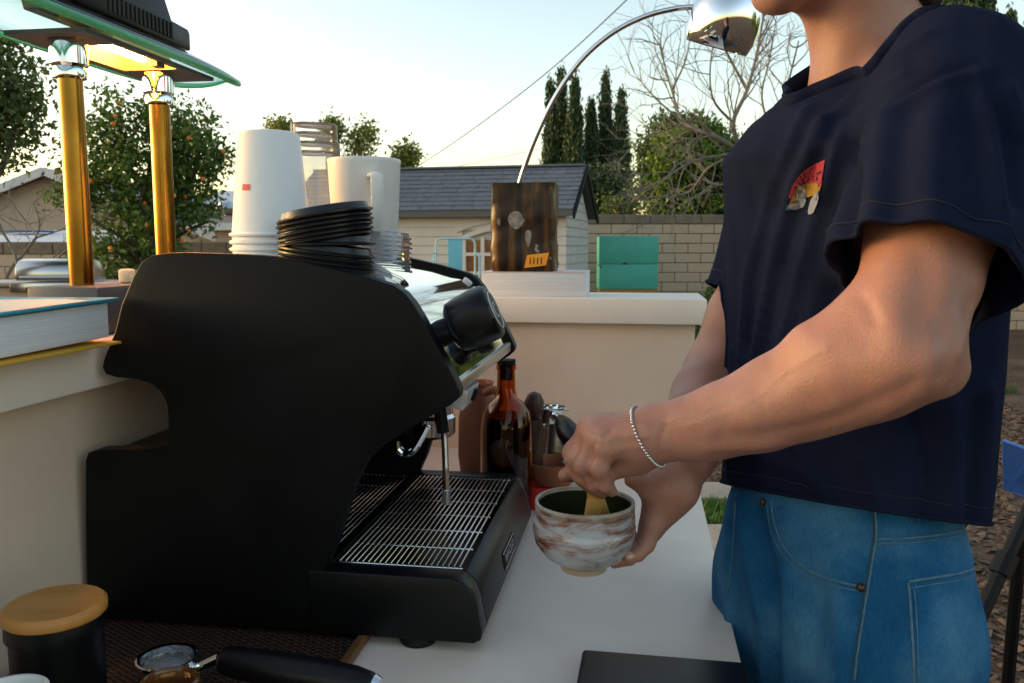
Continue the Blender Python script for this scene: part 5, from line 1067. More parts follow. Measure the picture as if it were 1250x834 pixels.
# ---- near (left) arm and hand
fa = q_((800, 532, .885), (850, 521, .868), (900, 508, .85), (950, 490, .833), (1000, 467, .815), (1044, 450, .797), (1076, 440, .783), (1106, 427, .770))
far_ = [.0258, .0292, .0338, .0388, .0436, .0455, .0430, .0370]
ua = [EL + (SL - EL) * t for t in (0, .25, .5, .75, 1.0)]; uar = [.037, .047, .055, .058, .062]
HL = dict(index=(q_((720, 524, .930), (697, 551, .940), (701, 576, .935), (714, 590, .928)), [.0112, .0098, .0088, .0076]),
          middle=(q_((722, 525, .912), (702, 558, .916), (710, 585, .917), (724, 598, .918)), [.0115, .0100, .0090, .0078]),
          ring=(q_((730, 531, .894), (713, 567, .895), (723, 591, .902), (735, 601, .908)), [.0110, .0097, .0087, .0076]),
          pinky=(q_((743, 543, .880), (732, 573, .877), (739, 592, .886), (748, 599, .895)), [.0100, .0086, .0078, .0068]),
          thumb=(q_((766, 552, .915), (737, 569, .945), (712, 579, .950), (689, 581, .943)), [.0135, .0120, .0105, .0085]))
def left_arm(P):
    d = chain(P, fa, far_, .03); d = smin(d, chain(P, ua, uar, .03), .035)
    d = smin(d, rc(P, EL + np.array([.004, -.004, -.004]), PY(1154, 455, .772), .032, .0165), .03)          # point of the elbow
    d = smin(d, rc(P, PY(1075, 392, .79), PY(1005, 428, .80), .032, .022), .035)                             # outer forearm muscle
    d = smin(d, ell(P, PY(802, 524, .872), (.017, .012, .012)), .02)                                         # wrist bone
    palm = None
    for n in ('index', 'middle', 'ring', 'pinky'):
        m = HL[n][0][0]; e = rc(P, WL + (m - WL) * .12, m, .0215, .0150); palm = e if palm is None else smin(palm, e, .016)
    palm = smin(palm, rc(P, WL + np.array([-.01, .012, -.012]), HL['thumb'][0][0], .020, .0185), .015)
    palm = smin(palm, rc(P, PY(775, 562, .898), PY(745, 572, .905), .018, .014), .016)
    d = smin(d, palm, .022)
    for n, (pts, rs) in HL.items():
        d = smin(d, chain(P, pts, rs, .004), .0075)
        d = smin(d, ell(P, pts[1], (rs[1] * 1.10,) * 3), .004)
    return d
# ---- far (right) arm and hand, cupping the bowl from its right side
rf_ = [ER + (WR - ER) * t for t in (0, .25, .5, .75, 1.0)]; rfr = [.040, .043, .041, .033, .0275]
ru = [ER + (SRJ - ER) * t for t in (0, .3, .6, 1.0)]; rur = [.042, .044, .048, .056]
HR = dict(index=(q_((797, 640, .950), (789, 664, .943), (778, 677, .935), (766, 681, .930)), [.0112, .0100, .0090, .0078]),
          middle=(q_((795, 645, .965), (784, 670, .962), (768, 682, .958), (750, 686, .955)), [.0115, .0100, .0090, .0078]),
          ring=(q_((795, 642, .980), (783, 666, .980), (766, 678, .976), (750, 681, .972)), [.0110, .0097, .0087, .0076]),
          pinky=(q_((798, 636, .994), (785, 656, .996), (769, 667, .992), (756, 670, .988)), [.0098, .0086, .0078, .0068]),
          thumb=(q_((806, 604, .955), (792, 596, .958), (783, 590, .962), (770, 586, .968)), [.0140, .0122, .0105, .0085]))
def right_arm(P):
    d = chain(P, rf_, rfr, .03); d = smin(d, chain(P, ru, rur, .03), .03)
    palm = None
    for n in ('index', 'middle', 'ring', 'pinky'):
        m = HR[n][0][0]; e = rc(P, WR + (m - WR) * .10, m, .0210, .0140); palm = e if palm is None else smin(palm, e, .016)
    palm = smin(palm, rc(P, WR, HR['thumb'][0][0], .020, .016), .015)
    d = smin(d, palm, .02)
    for n, (pts, rs) in HR.items(): d = smin(d, chain(P, pts, rs, .004), .0075)
    return d
# ---- head and neck, hidden torso
HC = np.array([.372, 1.018, 1.738]); HF = unit(np.array([-.95, -.22, -.12])); HS = unit(np.cross(UP, HF)); HU = np.cross(HF, HS); HA = np.array([HS, HF, HU])
NB = np.array([.440, 1.050, 1.515]); NT = np.array([.398, 1.030, 1.675])
def hp_(s, f, u): return HC + HS * s + HF * f + HU * u
CH_ = hp_(0, .082, -.098)
def head(P):
    d = ell(P, HC + HU * .022 - HF * .012, (.077, .100, .098), HA)
    d = smin(d, ell(P, hp_(0, .030, -.045), (.066, .068, .075), HA), .03)
    d = smin(d, rc(P, hp_(.048, -.010, -.052), CH_ + HS * .012, .017, .020), .025); d = smin(d, rc(P, hp_(-.048, -.010, -.052), CH_ - HS * .012, .017, .020), .025)
    d = smin(d, ell(P, CH_, (.026, .022, .020), HA), .02)
    d = smin(d, rc(P, hp_(0, .086, .012), hp_(0, .112, -.026), .008, .012), .012); d = smin(d, rc(P, hp_(.012, .096, -.030), hp_(-.012, .096, -.030), .008, .008), .01)
    d = smin(d, rc(P, hp_(.038, .080, .020), hp_(-.038, .080, .020), .012, .012), .015)                     # brow
    for s in (-1, 1):
        d = -smin(-d, ell(P, hp_(s * .032, .096, .002), (.016, .012, .010), HA), .012)                      # eye sockets
        d = smin(d, ell(P, hp_(s * .031, .080, .001), (.0125, .0125, .0115), HA), .004)
        d = smin(d, ell(P, hp_(s * .078, -.012, -.008), (.011, .022, .034), HA), .008)
    d = smin(d, ell(P, hp_(0, .090, -.056), (.024, .010, .006), HA), .006); d = smin(d, ell(P, hp_(0, .088, -.068), (.021, .011, .007), HA), .006)
    d = smin(d, rc(P, NB, NT, .066, .058), .03); d = smin(d, rc(P, NB - FV * .03, NT - FV * .035 + UP * .03, .05, .045), .03)
    d = smin(d, rc(P, NB - UP * .02 + LV * .02, SL - LV * .04 - UP * .01, .055, .05), .05); d = smin(d, rc(P, NB - UP * .02 - LV * .02, SRJ + LV * .04 - UP * .01, .055, .05), .05)
    d = smin(d, rc(P, hp_(.030, .0, -.10), NB + FV * .055 + UP * .0, .012, .010), .03)
    return d
def torso(P):
    d = ell(P, CT + UP * 1.29, (.135, .070, .24), np.array([LV, FV, UP])); d = smin(d, ell(P, CT + UP * .95, (.135, .085, .14), np.array([LV, FV, UP])), .06)
    for s in (-1, 1):
        h0 = CT + LV * s * .09 + UP * .92; d = smin(d, chain(P, [h0, h0 + FV * .01 - UP * .42, h0 - FV * .01 - UP * .84], [.068, .055, .042], .03), .03)
        ft = h0 * np.array([1, 1, 0]); d = smin(d, rc(P, ft + UP * .055, ft + FV * .13 + UP * .035, .04, .028), .03)
    return d
import time as _t; _t0 = _t.time()
VA = [nets(left_arm, (.03, .69, 1.02), (.565, 1.02, 1.60), .0030), nets(right_arm, (.09, .86, .95), (.46, 1.29, 1.60), .0032), nets(head, (.20, .80, 1.42), (.56, 1.32, 1.88), .0042), nets(torso, (.20, .80, -.01), (.66, 1.30, 1.60), .009)]
Vs, Qs, o_ = [], [], 0
for V, Q in VA: Vs.append(V); Qs.append(Q + o_); o_ += len(V)
print('skin', _t.time() - _t0, o_)
man = thing('person', 'man in navy T-shirt and blue jeans whisking tea in a bowl', 'person', (CT[0], CT[1], 0))
def skin_mat():
    m = bpy.data.materials.new('skin'); m.use_nodes = True; N, L = m.node_tree.nodes, m.node_tree.links; p = N['Principled BSDF']
    tc = N.new('ShaderNodeTexCoord'); n1 = N.new('ShaderNodeTexNoise'); n1.inputs['Scale'].default_value = 16; n1.inputs['Detail'].default_value = 6; L.new(tc.outputs['Object'], n1.inputs['Vector'])
    r = N.new('ShaderNodeValToRGB'); e = r.color_ramp.elements; e[0].position = .3; e[0].color = (.37, .165, .112, 1); e[1].position = .72; e[1].color = (.46, .228, .165, 1); L.new(n1.outputs['Fac'], r.inputs[0])
    n3 = N.new('ShaderNodeTexNoise'); n3.inputs['Scale'].default_value = 130; n3.inputs['Detail'].default_value = 3; L.new(tc.outputs['Object'], n3.inputs['Vector'])
    mx = N.new('ShaderNodeMix'); mx.data_type = 'RGBA'; mx.blend_type = 'MULTIPLY'; mx.inputs[0].default_value = .22; L.new(r.outputs[0], mx.inputs[6]); L.new(n3.outputs['Color'], mx.inputs[7]); L.new(mx.outputs[2], p.inputs['Base Color'])
    p.inputs['Roughness'].default_value = .48; p.inputs['Subsurface Weight'].default_value = .12; p.inputs['Subsurface Radius'].default_value = (.010, .004, .002); p.inputs['Subsurface Scale'].default_value = .4
    n2 = N.new('ShaderNodeTexNoise'); n2.inputs['Scale'].default_value = 420; n2.inputs['Detail'].default_value = 4; L.new(tc.outputs['Object'], n2.inputs['Vector'])
    bn = N.new('ShaderNodeBump'); bn.inputs['Strength'].default_value = .45; bn.inputs['Distance'].default_value = .0014; L.new(n2.outputs['Fac'], bn.inputs['Height']); L.new(bn.outputs[0], p.inputs['Normal']); return m
M['skin'] = skin_mat()
def smoothed(V, Q, it=2, lam=.5):
    e = np.concatenate([Q[:, [0, 1]], Q[:, [1, 2]], Q[:, [2, 3]], Q[:, [3, 0]]]); V = V.copy(); n = len(V)
    cnt = np.bincount(e[:, 0], minlength=n) + np.bincount(e[:, 1], minlength=n)
    for _ in range(it):
        s = np.stack([np.bincount(e[:, 0], V[e[:, 1], k], n) + np.bincount(e[:, 1], V[e[:, 0], k], n) for k in range(3)], 1); V += lam * (s / np.maximum(cnt, 1)[:, None] - V)
    return V
Vsk, Qsk = np.concatenate(Vs), np.concatenate(Qs); Vsk = smoothed(Vsk, Qsk, 2)
Vsk = Vsk + np.stack([.0006 * np.sin(Vsk[:, 2] * 95 + 3 * np.sin(Vsk[:, 0] * 40)) + .0005 * np.sin(Vsk[:, 0] * 130 + Vsk[:, 1] * 80), .0006 * np.sin(Vsk[:, 0] * 88 + 2 * np.sin(Vsk[:, 2] * 60)), .0007 * np.sin(Vsk[:, 0] * 75 + Vsk[:, 2] * 120)], 1)
def displace(V, Q, groups, wrinkle=1.0):
    nrm = np.zeros_like(V); n4 = np.cross(V[Q[:, 2]] - V[Q[:, 0]], V[Q[:, 3]] - V[Q[:, 1]])
    for k in range(4): np.add.at(nrm, Q[:, k], n4)
    nrm /= np.linalg.norm(nrm, axis=1, keepdims=True) + 1e-9
    tot = np.zeros(len(V))
    for pts, amp, w in groups:
        d2 = np.full(len(V), 9.0)
        for p in pts: d2 = np.minimum(d2, ((V - p) ** 2).sum(1))
        tot += 1.5 * amp * np.exp(-d2 / (w * w))
    x = V * 1.0; wr = .0010 * np.sin(x[:, 0] * 60 + x[:, 2] * 35 + 2 * np.sin(x[:, 1] * 30)) + .0012 * np.sin(x[:, 1] * 48 - x[:, 2] * 22 + 2 * np.sin(x[:, 0] * 37)) + .0008 * np.sin(x[:, 0] * 110 - x[:, 1] * 90 + x[:, 2] * 20)
    return V + nrm * (tot + wrinkle * wr)[:, None]
bsk = BVHTree.FromPolygons([Vector(v) for v in Vsk], [tuple(q) for q in Qsk])
RELIEF = [([(865, 548), (930, 546), (1000, 535), (1070, 512), (1120, 485)], .0010, .007), ([(880, 535), (940, 530), (1005, 515), (1070, 490), (1115, 468)], -.0018, .010), ([(1010, 425), (960, 452), (905, 482), (860, 500), (820, 512)], .0006, .0035), ([(960, 452), (930, 480), (880, 505), (840, 520)], .0005, .003),
          ([(1052, 362), (1062, 376), (1068, 392)], -.0010, .007), ([(1150, 400), (1158, 430), (1150, 458)], -.0018, .008), ([(1185, 380), (1172, 430)], .0015, .008), ([(1075, 330), (1090, 380), (1095, 420)], .0007, .014), ([(1130, 320), (1128, 380), (1118, 420)], -.0016, .014),
          ([(812, 522), (806, 540), (808, 556)], -.0010, .004), ([(790, 520), (760, 516), (730, 522)], .0010, .003), ([(788, 533), (755, 532), (735, 538)], .0010, .003), ([(785, 545), (760, 548), (748, 553)], .0009, .003), ([(745, 527), (738, 535), (737, 545)], -.0012, .004), ([(728, 540), (722, 552)], -.0010, .003)]
gs_ = []
for pl, amp, w in RELIEF:
    pts = [project(bsk, p[0], p[1]) for p in smooth_poly([np.array([*p, 0.]) for p in pl], 8)]; pts = [p for p in pts if p is not None]
    if pts: gs_.append((pts, amp, w))
Vsk = displace(Vsk, Qsk, gs_, .25)
put('body', fastmesh('body', Vsk, Qsk), M['skin'], man, sharp=0)
# ---- hair, beard
def hair(P):
    d = ell(P, HC + HU * .028 - HF * .018, (.086, .108, .106), HA); d = smin(d, ell(P, hp_(0, -.080, -.072), (.076, .058, .078), HA), .03)
    d = d + .004 * np.sin(P[:, 0] * 170 + P[:, 2] * 60) * np.sin(P[:, 1] * 190 - P[:, 2] * 40)
    cut = (P - hp_(0, .045, .03)) @ (HF * .9 - HU * .45).astype(np.float32); cut2 = (P - hp_(0, -.02, -.03)) @ (HF * .95 + HU * -.3).astype(np.float32)
    return np.maximum(np.maximum(d, cut), np.where((P - HC) @ HU.astype(np.float32) < .02, cut2, -1))
M['hair'] = mat('dark_hair', (.012, .009, .008), .45, col2=(.022, .016, .013), nscale=60, stretch=(1, 1, .15), bump=.6, bscale=220)
V, Q = nets(hair, (.20, .85, 1.58), (.58, 1.22, 1.90), .005); put('hair', fastmesh('hair', smoothed(V, Q), Q), M['hair'], man, sharp=0)
def beard(P): return np.maximum(smin(ell(P, CH_ + HF * .001, (.029, .0255, .024), HA), ell(P, hp_(0, .095, -.050), (.027, .012, .006), HA), .008), -ell(P, hp_(0, .094, -.062), (.020, .03, .006), HA))
V, Q = nets(beard, CH_ - .07, CH_ + np.array([.07, .07, .09]), .0035); put('beard', fastmesh('beard', smoothed(V, Q), Q), mat('stubble_beard', (.03, .018, .014), .7, col2=(.05, .03, .022), nscale=90, bump=.7, bscale=400), man, sharp=0)
# ---- navy T-shirt
SH_AX = unit(EL - SL); hem_c = SL + (EL - SL) * .715
RS_AX = unit(ER - SRJ); hem_r = SRJ + (ER - SRJ) * .58
zs_ = np.array([.94, 1.04, 1.15, 1.28, 1.38, 1.45, 1.50, 1.54, 1.58, 1.66]); as_ = np.array([.188, .190, .194, .200, .200, .176, .130, .080, .050, .040]); bs_ = np.array([.110, .110, .110, .108, .110, .130, .105, .070, .045, .04])
fx_ = np.array([0, 0, 0, .002, .004, .004, .0, -.012, -.018, -.022])
CAf, CAb = PY(981, 122, .985), PY(1124, 18, 1.10)
def shirt(P):
    z = P[:, 2]; a = np.interp(z, zs_, as_); b = np.interp(z, zs_, bs_); q = P[:, :2] - CT[:2].astype(np.float32)
    s = q @ LV[:2].astype(np.float32); t = q @ FV[:2].astype(np.float32) - np.interp(z, zs_, fx_)
    pw = 2.4; d = (((np.abs(s) / a) ** pw + (np.abs(t) / b) ** pw) ** (1 / pw) - 1) * np.minimum(a, b) * .92
    sh1 = rc(P, NB + LV * .02 - FV * .015 - UP * .012, SL - UP * .012, .064, .070); sh2 = rc(P, NB - LV * .02 - FV * .01 - UP * .02, SRJ, .060, .066)
    d = smin(d, sh1, .045); d = smin(d, sh2, .045)
    d = smin(d, ell(P, CT - FV * .085 + UP * 1.46, (.15, .085, .12), np.array([LV, FV, UP])), .05)            # upper back
    d = smin(d, rc(P, NB - UP * .03, NB + (NT - NB) * 1.0 + UP * .02, .0745, .0730), .030)
    sl = rc(P, SL - SH_AX * .02, hem_c + SH_AX * .05, .074, .087, flat=unit(np.cross(SH_AX, LV)), ff=1.12); sl = np.maximum(sl, (P - hem_c.astype(np.float32)) @ SH_AX.astype(np.float32) - .014)
    d = smin(d, sl, .026)
    d = smin(d, np.maximum(rc(P, SRJ, hem_r + RS_AX * .05, .062, .067), (P - hem_r.astype(np.float32)) @ RS_AX.astype(np.float32) - .014), .026)
    return d
V, Q = nets(shirt, (.13, .68, .98), (.72, 1.36, 1.70), .0048); print('shirt', _t.time() - _t0, len(V)); V = smoothed(V, Q, 3)
bv = BVHTree.FromPolygons([Vector(v) for v in V], [tuple(q) for q in Q])
FOLDS = [([(986, 140), (962, 190), (930, 280), (910, 380), (902, 480)], .0065, .011), ([(1004, 155), (972, 230), (945, 330), (922, 450), (915, 540)], .007, .012), ([(1030, 150), (1018, 200), (990, 290), (962, 390), (945, 500)], .006, .010),
         ([(975, 170), (945, 240), (922, 330), (912, 420)], -.006, .010), ([(1000, 190), (965, 280), (938, 390), (925, 500)], -.006, .010), ([(1040, 175), (1030, 260), (1012, 360), (985, 480)], -.012, .016),
         ([(1055, 150), (1095, 120), (1135, 98), (1170, 84), (1197, 78)], -.0035, .005), ([(1060, 158), (1098, 128), (1138, 106), (1175, 92)], .003, .006),
         ([(1195, 88), (1205, 150), (1215, 220), (1225, 290)], .005, .012), ([(1185, 100), (1188, 170), (1192, 260)], -.004, .012), ([(1080, 150), (1066, 220), (1056, 300)], .004, .012), ([(1110, 140), (1098, 220), (1090, 290)], -.003, .014), ([(1140, 150), (1136, 220), (1132, 280)], .003, .014),
         ([(1215, 100), (1235, 170), (1245, 240)], -.006, .012), ([(1230, 110), (1247, 160)], .005, .010),
         ([(900, 520), (940, 560), (1000, 585)], .004, .012), ([(960, 520), (990, 570), (1005, 600)], .005, .012), ([(1060, 560), (1068, 600), (1072, 622)], .005, .011), ([(1120, 520), (1125, 570), (1130, 625)], -.005, .013), ([(1160, 500), (1165, 560), (1170, 630)], .005, .012), ([(1205, 480), (1203, 560), (1200, 632)], .006, .010), ([(1190, 500), (1186, 570), (1184, 632)], -.004, .010),
         ([(895, 430), (893, 500), (890, 580)], .004, .008), ([(1100, 90), (1075, 110), (1045, 140)], .004, .010), ([(1010, 150), (1050, 110), (1100, 65), (1130, 45)], .0035, .008), ([(1015, 165), (1058, 122), (1110, 78)], -.0035, .008)]
groups = []
for pl, amp, w in FOLDS:
    pts = [project(bv, p[0], p[1]) for p in smooth_poly([np.array([*p, 0.]) for p in pl], 8)]; pts = [p for p in pts if p is not None]
    if pts: groups.append((pts, amp, w))
g = np.random.default_rng(8)                                            # folds on the sides the photo does not show
for i in range(16):
    a = math.pi * (i / 16) + math.pi * .75; p0 = CT + UP * g.uniform(1.1, 1.35); dr = math.cos(a) * LV * -1 - math.sin(a) * FV * -1
    hit = bv.ray_cast(Vector(p0 + dr * .6), Vector(-dr))
    if hit[0] and (np.array(hit[0]) - CT) @ LV < .05: groups.append(([np.array(hit[0]) + UP * z for z in np.linspace(-.15, .15, 12)], g.choice([-1, 1]) * .005, .014))
V = displace(V, Q, groups)
me = fastmesh('t_shirt', V, Q); bm = bmesh.new(); bm.from_mesh(me)
def cut(co, no, region=None):
    bm.faces.ensure_lookup_table()
    fs = [f for f in bm.faces if region is None or region(np.array(f.calc_center_median()))]
    gs = set(fs) | {e for f in fs for e in f.edges} | {v for f in fs for v in f.verts}
    bmesh.ops.bisect_plane(bm, geom=list(gs), plane_co=Vector(co), plane_no=Vector(no), clear_outer=True)
h1_, h2_ = PY(884, 590, 1.10), PY(1222, 637, 1.0); hn = unit(np.cross(h2_ - h1_, PY(1070, 624, .845) - h1_)); hn = hn if hn[2] < 0 else -hn
cut(h1_, hn)
cn_ = unit(np.cross(CAb - CAf, LV)); cn_ = cn_ if cn_[2] > 0 else -cn_
cut(CAf, cn_, lambda p: np.linalg.norm((p - NB)[:2]) < .135 and p[2] > 1.46)
arm_d = lambda p, a, ax: np.linalg.norm((p - a) - ax * ((p - a) @ ax))
def in_torso(p): return (abs((p - CT) @ LV) / .222) ** 2.4 + (abs((p - CT) @ FV) / .160) ** 2.4 < 1
def closer_to_sleeve(p, a, b, r0, r1):
    q = np.asarray(p, np.float32)[None]; z = p[2]; A_, B_ = np.interp(z, zs_, as_), np.interp(z, zs_, bs_); s, t = abs((p - CT) @ LV), abs((p - CT) @ FV)
    return rc(q, a, b, r0, r1)[0] < ((s / A_) ** 2.4 + (t / B_) ** 2.4) ** (1 / 2.4) * min(A_, B_) * .92 - min(A_, B_) * .92
cut(hem_c, SH_AX, lambda p: (p - hem_c) @ SH_AX > -.03 and arm_d(p, hem_c, SH_AX) < .16 and closer_to_sleeve(p, SL, hem_c + SH_AX * .09, .077, .104))
cut(hem_r, RS_AX, lambda p: (p - hem_r) @ RS_AX > -.03 and arm_d(p, hem_r, RS_AX) < .12 and closer_to_sleeve(p, SRJ, hem_r + RS_AX * .08, .064, .070))
# keep only the big piece
seen = set(); best = []
for v in bm.verts:
    if v in seen: continue
    st_ = [v]; comp = []; seen.add(v)
    while st_:
        x = st_.pop(); comp.append(x)
        for e in x.link_edges:
            y = e.other_vert(x)
            if y not in seen: seen.add(y); st_.append(y)
    if len(comp) > len(best): best = comp
bs2 = set(best); bmesh.ops.delete(bm, geom=[v for v in bm.verts if v not in bs2], context='VERTS')
loops = []; be = [e for e in bm.edges if len(e.link_faces) == 1]; used = set()
for e in be:
    if e in used: continue
    lp_ = [e.verts[0], e.verts[1]]; used.add(e)
    while True:
        nx = [x for x in lp_[-1].link_edges if len(x.link_faces) == 1 and x not in used]
        if not nx: break
        used.add(nx[0]); lp_.append(nx[0].other_vert(lp_[-1]))
    if len(lp_) > 20: loops.append([np.array(v.co) for v in lp_[:-1]])
bm.to_mesh(me); bm.free()
M['navy'] = mat('navy_cotton', (.0078, .0110, .0280), 1.0, col2=(.0110, .0150, .0360), nscale=14, bump=.35, bscale=900, spec=.06, bdist=.0008)
so = put('t_shirt', me, M['navy'], man, sharp=0); sm_ = so.modifiers.new('cloth', 'SOLIDIFY'); sm_.thickness = .003; sm_.offset = -1
print('loops', [(len(l), np.round(np.mean(l, 0), 2)) for l in loops])
hem_loops = []
for l in loops:
    c = np.mean(l, 0); l2 = np.array(l); L2 = l2.copy()
    for _ in range(3): L2 = (np.roll(L2, 1, 0) + L2 * 2 + np.roll(L2, -1, 0)) / 4
    if c[2] > 1.5:
        ups = [unit(cn_)] ; W_ = .010
        tmp = MB(); n = len(L2); prof = [(-.0035, -.010), (.0035, -.012), (.0045, 0), (.003, .010), (-.002, .011), (-.004, 0)]; VV = []
        for p in L2:
            o = p - c; o = unit(o - cn_ * (o @ cn_))
            for a, b in prof: VV.append(p + o * a + cn_ * b)
        m_ = len(prof); FF = [(i * m_ + j, i * m_ + (j + 1) % m_, ((i + 1) % n) * m_ + (j + 1) % m_, ((i + 1) % n) * m_ + j) for i in range(n) for j in range(m_)]
        tmp.add(VV, FF).build('collar', M['navy'], so, sharp=0)
    else:
        MB().tube(list(L2)[::2], .0028, 6, closed=True).build('hem', M['navy'], so, sharp=0)
        hem_loops.append(L2)
# chest print, hem stitching
M['thread'] = mat('navy_thread', (.0095, .0130, .0320), .9)
V2 = [Vector(v.co) for v in me.vertices]; off_ = Vector((CT[0], CT[1], 0)); sbv = BVHTree.FromPolygons([v + off_ for v in V2], [tuple(p.vertices) for p in me.polygons])
for L2 in hem_loops:
    c = np.mean(L2, 0); ax = SH_AX if np.linalg.norm(c - hem_c) < .05 else (RS_AX if np.linalg.norm(c - hem_r) < .06 else hn); st2 = []
    for p in L2[::2]:
        hit = sbv.find_nearest(Vector(p - ax * .018)); st2.append(np.array(hit[0]) + np.array(hit[1]) * .0004)
    MB().tube(st2, .0008, 5, closed=True).build('hem_stitch', M['thread'], so, sharp=0)
pm_ = dict(red=mat('red_ink', (.33, .028, .045), .9, col2=(.22, .02, .035), nscale=200), gold=mat('gold_ink', (.28, .17, .02), .9, col2=(.18, .10, .015), nscale=200), white=mat('white_ink', (.27, .29, .35), .9, col2=(.16, .18, .24), nscale=200), blue=mat('blue_ink', (.02, .10, .22), .7))
def C3(*p): return lambda s: tuple(sum(np.array(q) * math.comb(len(p) - 1, i) * s ** i * (1 - s) ** (len(p) - 1 - i) for i, q in enumerate(p)))
def ruled(c0, c1): return lambda s, t: tuple(np.array(c0(s)) * (1 - t) + np.array(c1(s)) * t)
T_ = (C3((963, 241), (968, 222), (977, 203), (1008.5, 195.5)), C3((966, 243), (972, 226), (982, 219), (1003, 226)), C3((961, 250), (968, 238), (978, 226), (1001, 236)), C3((961, 253), (970, 250), (985, 236), (999, 240)))
pr_ = decal(sbv, ruled(T_[0], T_[1]), 14, 6, .0014, 'chest_print', pm_['red'], so)
decal(sbv, ruled(T_[1], T_[3]), 12, 5, .0014, 'chest_print_gold', pm_['gold'], so)
for pts in (((974, 225), (983, 233), (984, 250), (971, 256), (963, 252), (972, 242)), ((1000, 233), (999, 245), (993, 261), (988, 260), (991, 246), (996, 238))):
    n = len(pts); c = np.mean(np.array(pts), 0); e = [np.array(p) for p in smooth_poly([np.array([*p, 0.]) for p in pts], 4, True)]
    VV = [project(sbv, c[0], c[1], .0018)] + [project(sbv, p[0], p[1], .0018) for p in e]
    if all(v is not None for v in VV): MB().add(VV, [(0, 1 + i, 1 + (i + 1) % len(e)) for i in range(len(e))]).build('chest_print_white', pm_['white'], so)
decal(sbv, quad((960.5, 251), (966, 251), (965, 256), (960, 256)), 2, 2, .0016, 'chest_print_blue', pm_['blue'], so)
for i, (s0, t0, s1, t1) in enumerate(((.42, .14, .43, .42), (.52, .12, .53, .40), (.63, .10, .62, .42), (.74, .10, .74, .40), (.74, .12, .82, .12), (.90, .08, .90, .40), (.30, .5, .31, .8), (.44, .55, .45, .88), (.56, .52, .56, .88), (.52, .54, .62, .52), (.70, .52, .69, .88), (.80, .52, .86, .88), (.92, .5, .92, .86), (.25, .46, .98, .46))):
    f = ruled(T_[0], T_[1]); a_, b_ = np.array(f(s0, t0)), np.array(f(s1, t1)); dv = b_ - a_; pv = unit(np.array([-dv[1], dv[0]])) * .55
    decal(sbv, quad(a_ - pv, a_ + pv, b_ + pv, b_ - pv), 1, 6, .0018, 'chest_print_lettering', M['navy'], so)
# ---- jeans
def jeans(P):
    z = P[:, 2]; zj = [.70, .80, .90, .98, 1.04, 1.10]; a = np.interp(z, zj, [.165, .176, .178, .168, .152, .142]); b = np.interp(z, zj, [.060, .098, .117, .116, .104, .095]); c0 = CT + FV * .001
    q = P[:, :2] - c0[:2].astype(np.float32); s = q @ LV[:2].astype(np.float32); t = q @ FV[:2].astype(np.float32)
    d = (((np.abs(s) / a) ** 2.3 + (np.abs(t) / b) ** 2.3) ** (1 / 2.3) - 1) * b * .92; d = np.maximum(np.maximum(d, z - 1.075), .72 - z)
    for sg in (-1, 1):
        h0 = c0 + LV * sg * .092; lg = chain(P, [h0 + UP * .86, h0 + FV * .012 + UP * .50, h0 - FV * .01 + UP * .06], [.084, .086, .090], .03); lg = np.maximum(lg, .035 - z)
        d = smin(d, lg, .06)
    return d
V, Q = nets(jeans, (.20, .80, .02), (.66, 1.30, 1.10), .0062); V = smoothed(V, Q, 2); print('jeans', _t.time() - _t0, len(V))
jb = BVHTree.FromPolygons([Vector(v) for v in V], [tuple(q) for q in Q])
JF = [([(905, 615), (915, 680), (930, 760), (935, 830)], .006, .014), ([(925, 640), (945, 740), (950, 830)], -.008, .016), ([(960, 700), (955, 770), (958, 834)], .006, .014), ([(1000, 730), (990, 790), (985, 834)], -.004, .014), ([(1020, 740), (1030, 800), (1030, 834)], .003, .012), ([(890, 640), (888, 720), (895, 800)], .005, .010), ([(1085, 700), (1085, 760), (1080, 834)], -.003, .012), ([(1150, 760), (1140, 834)], .004, .016), ([(1040, 640), (1000, 665), (970, 660)], .0025, .008)]
gj = []
for pl, amp, w in JF:
    pts = [project(jb, p[0], p[1]) for p in smooth_poly([np.array([*p, 0.]) for p in pl], 8)]; pts = [p for p in pts if p is not None]
    if pts: gj.append((pts, amp, w))
V = displace(V, Q, gj)
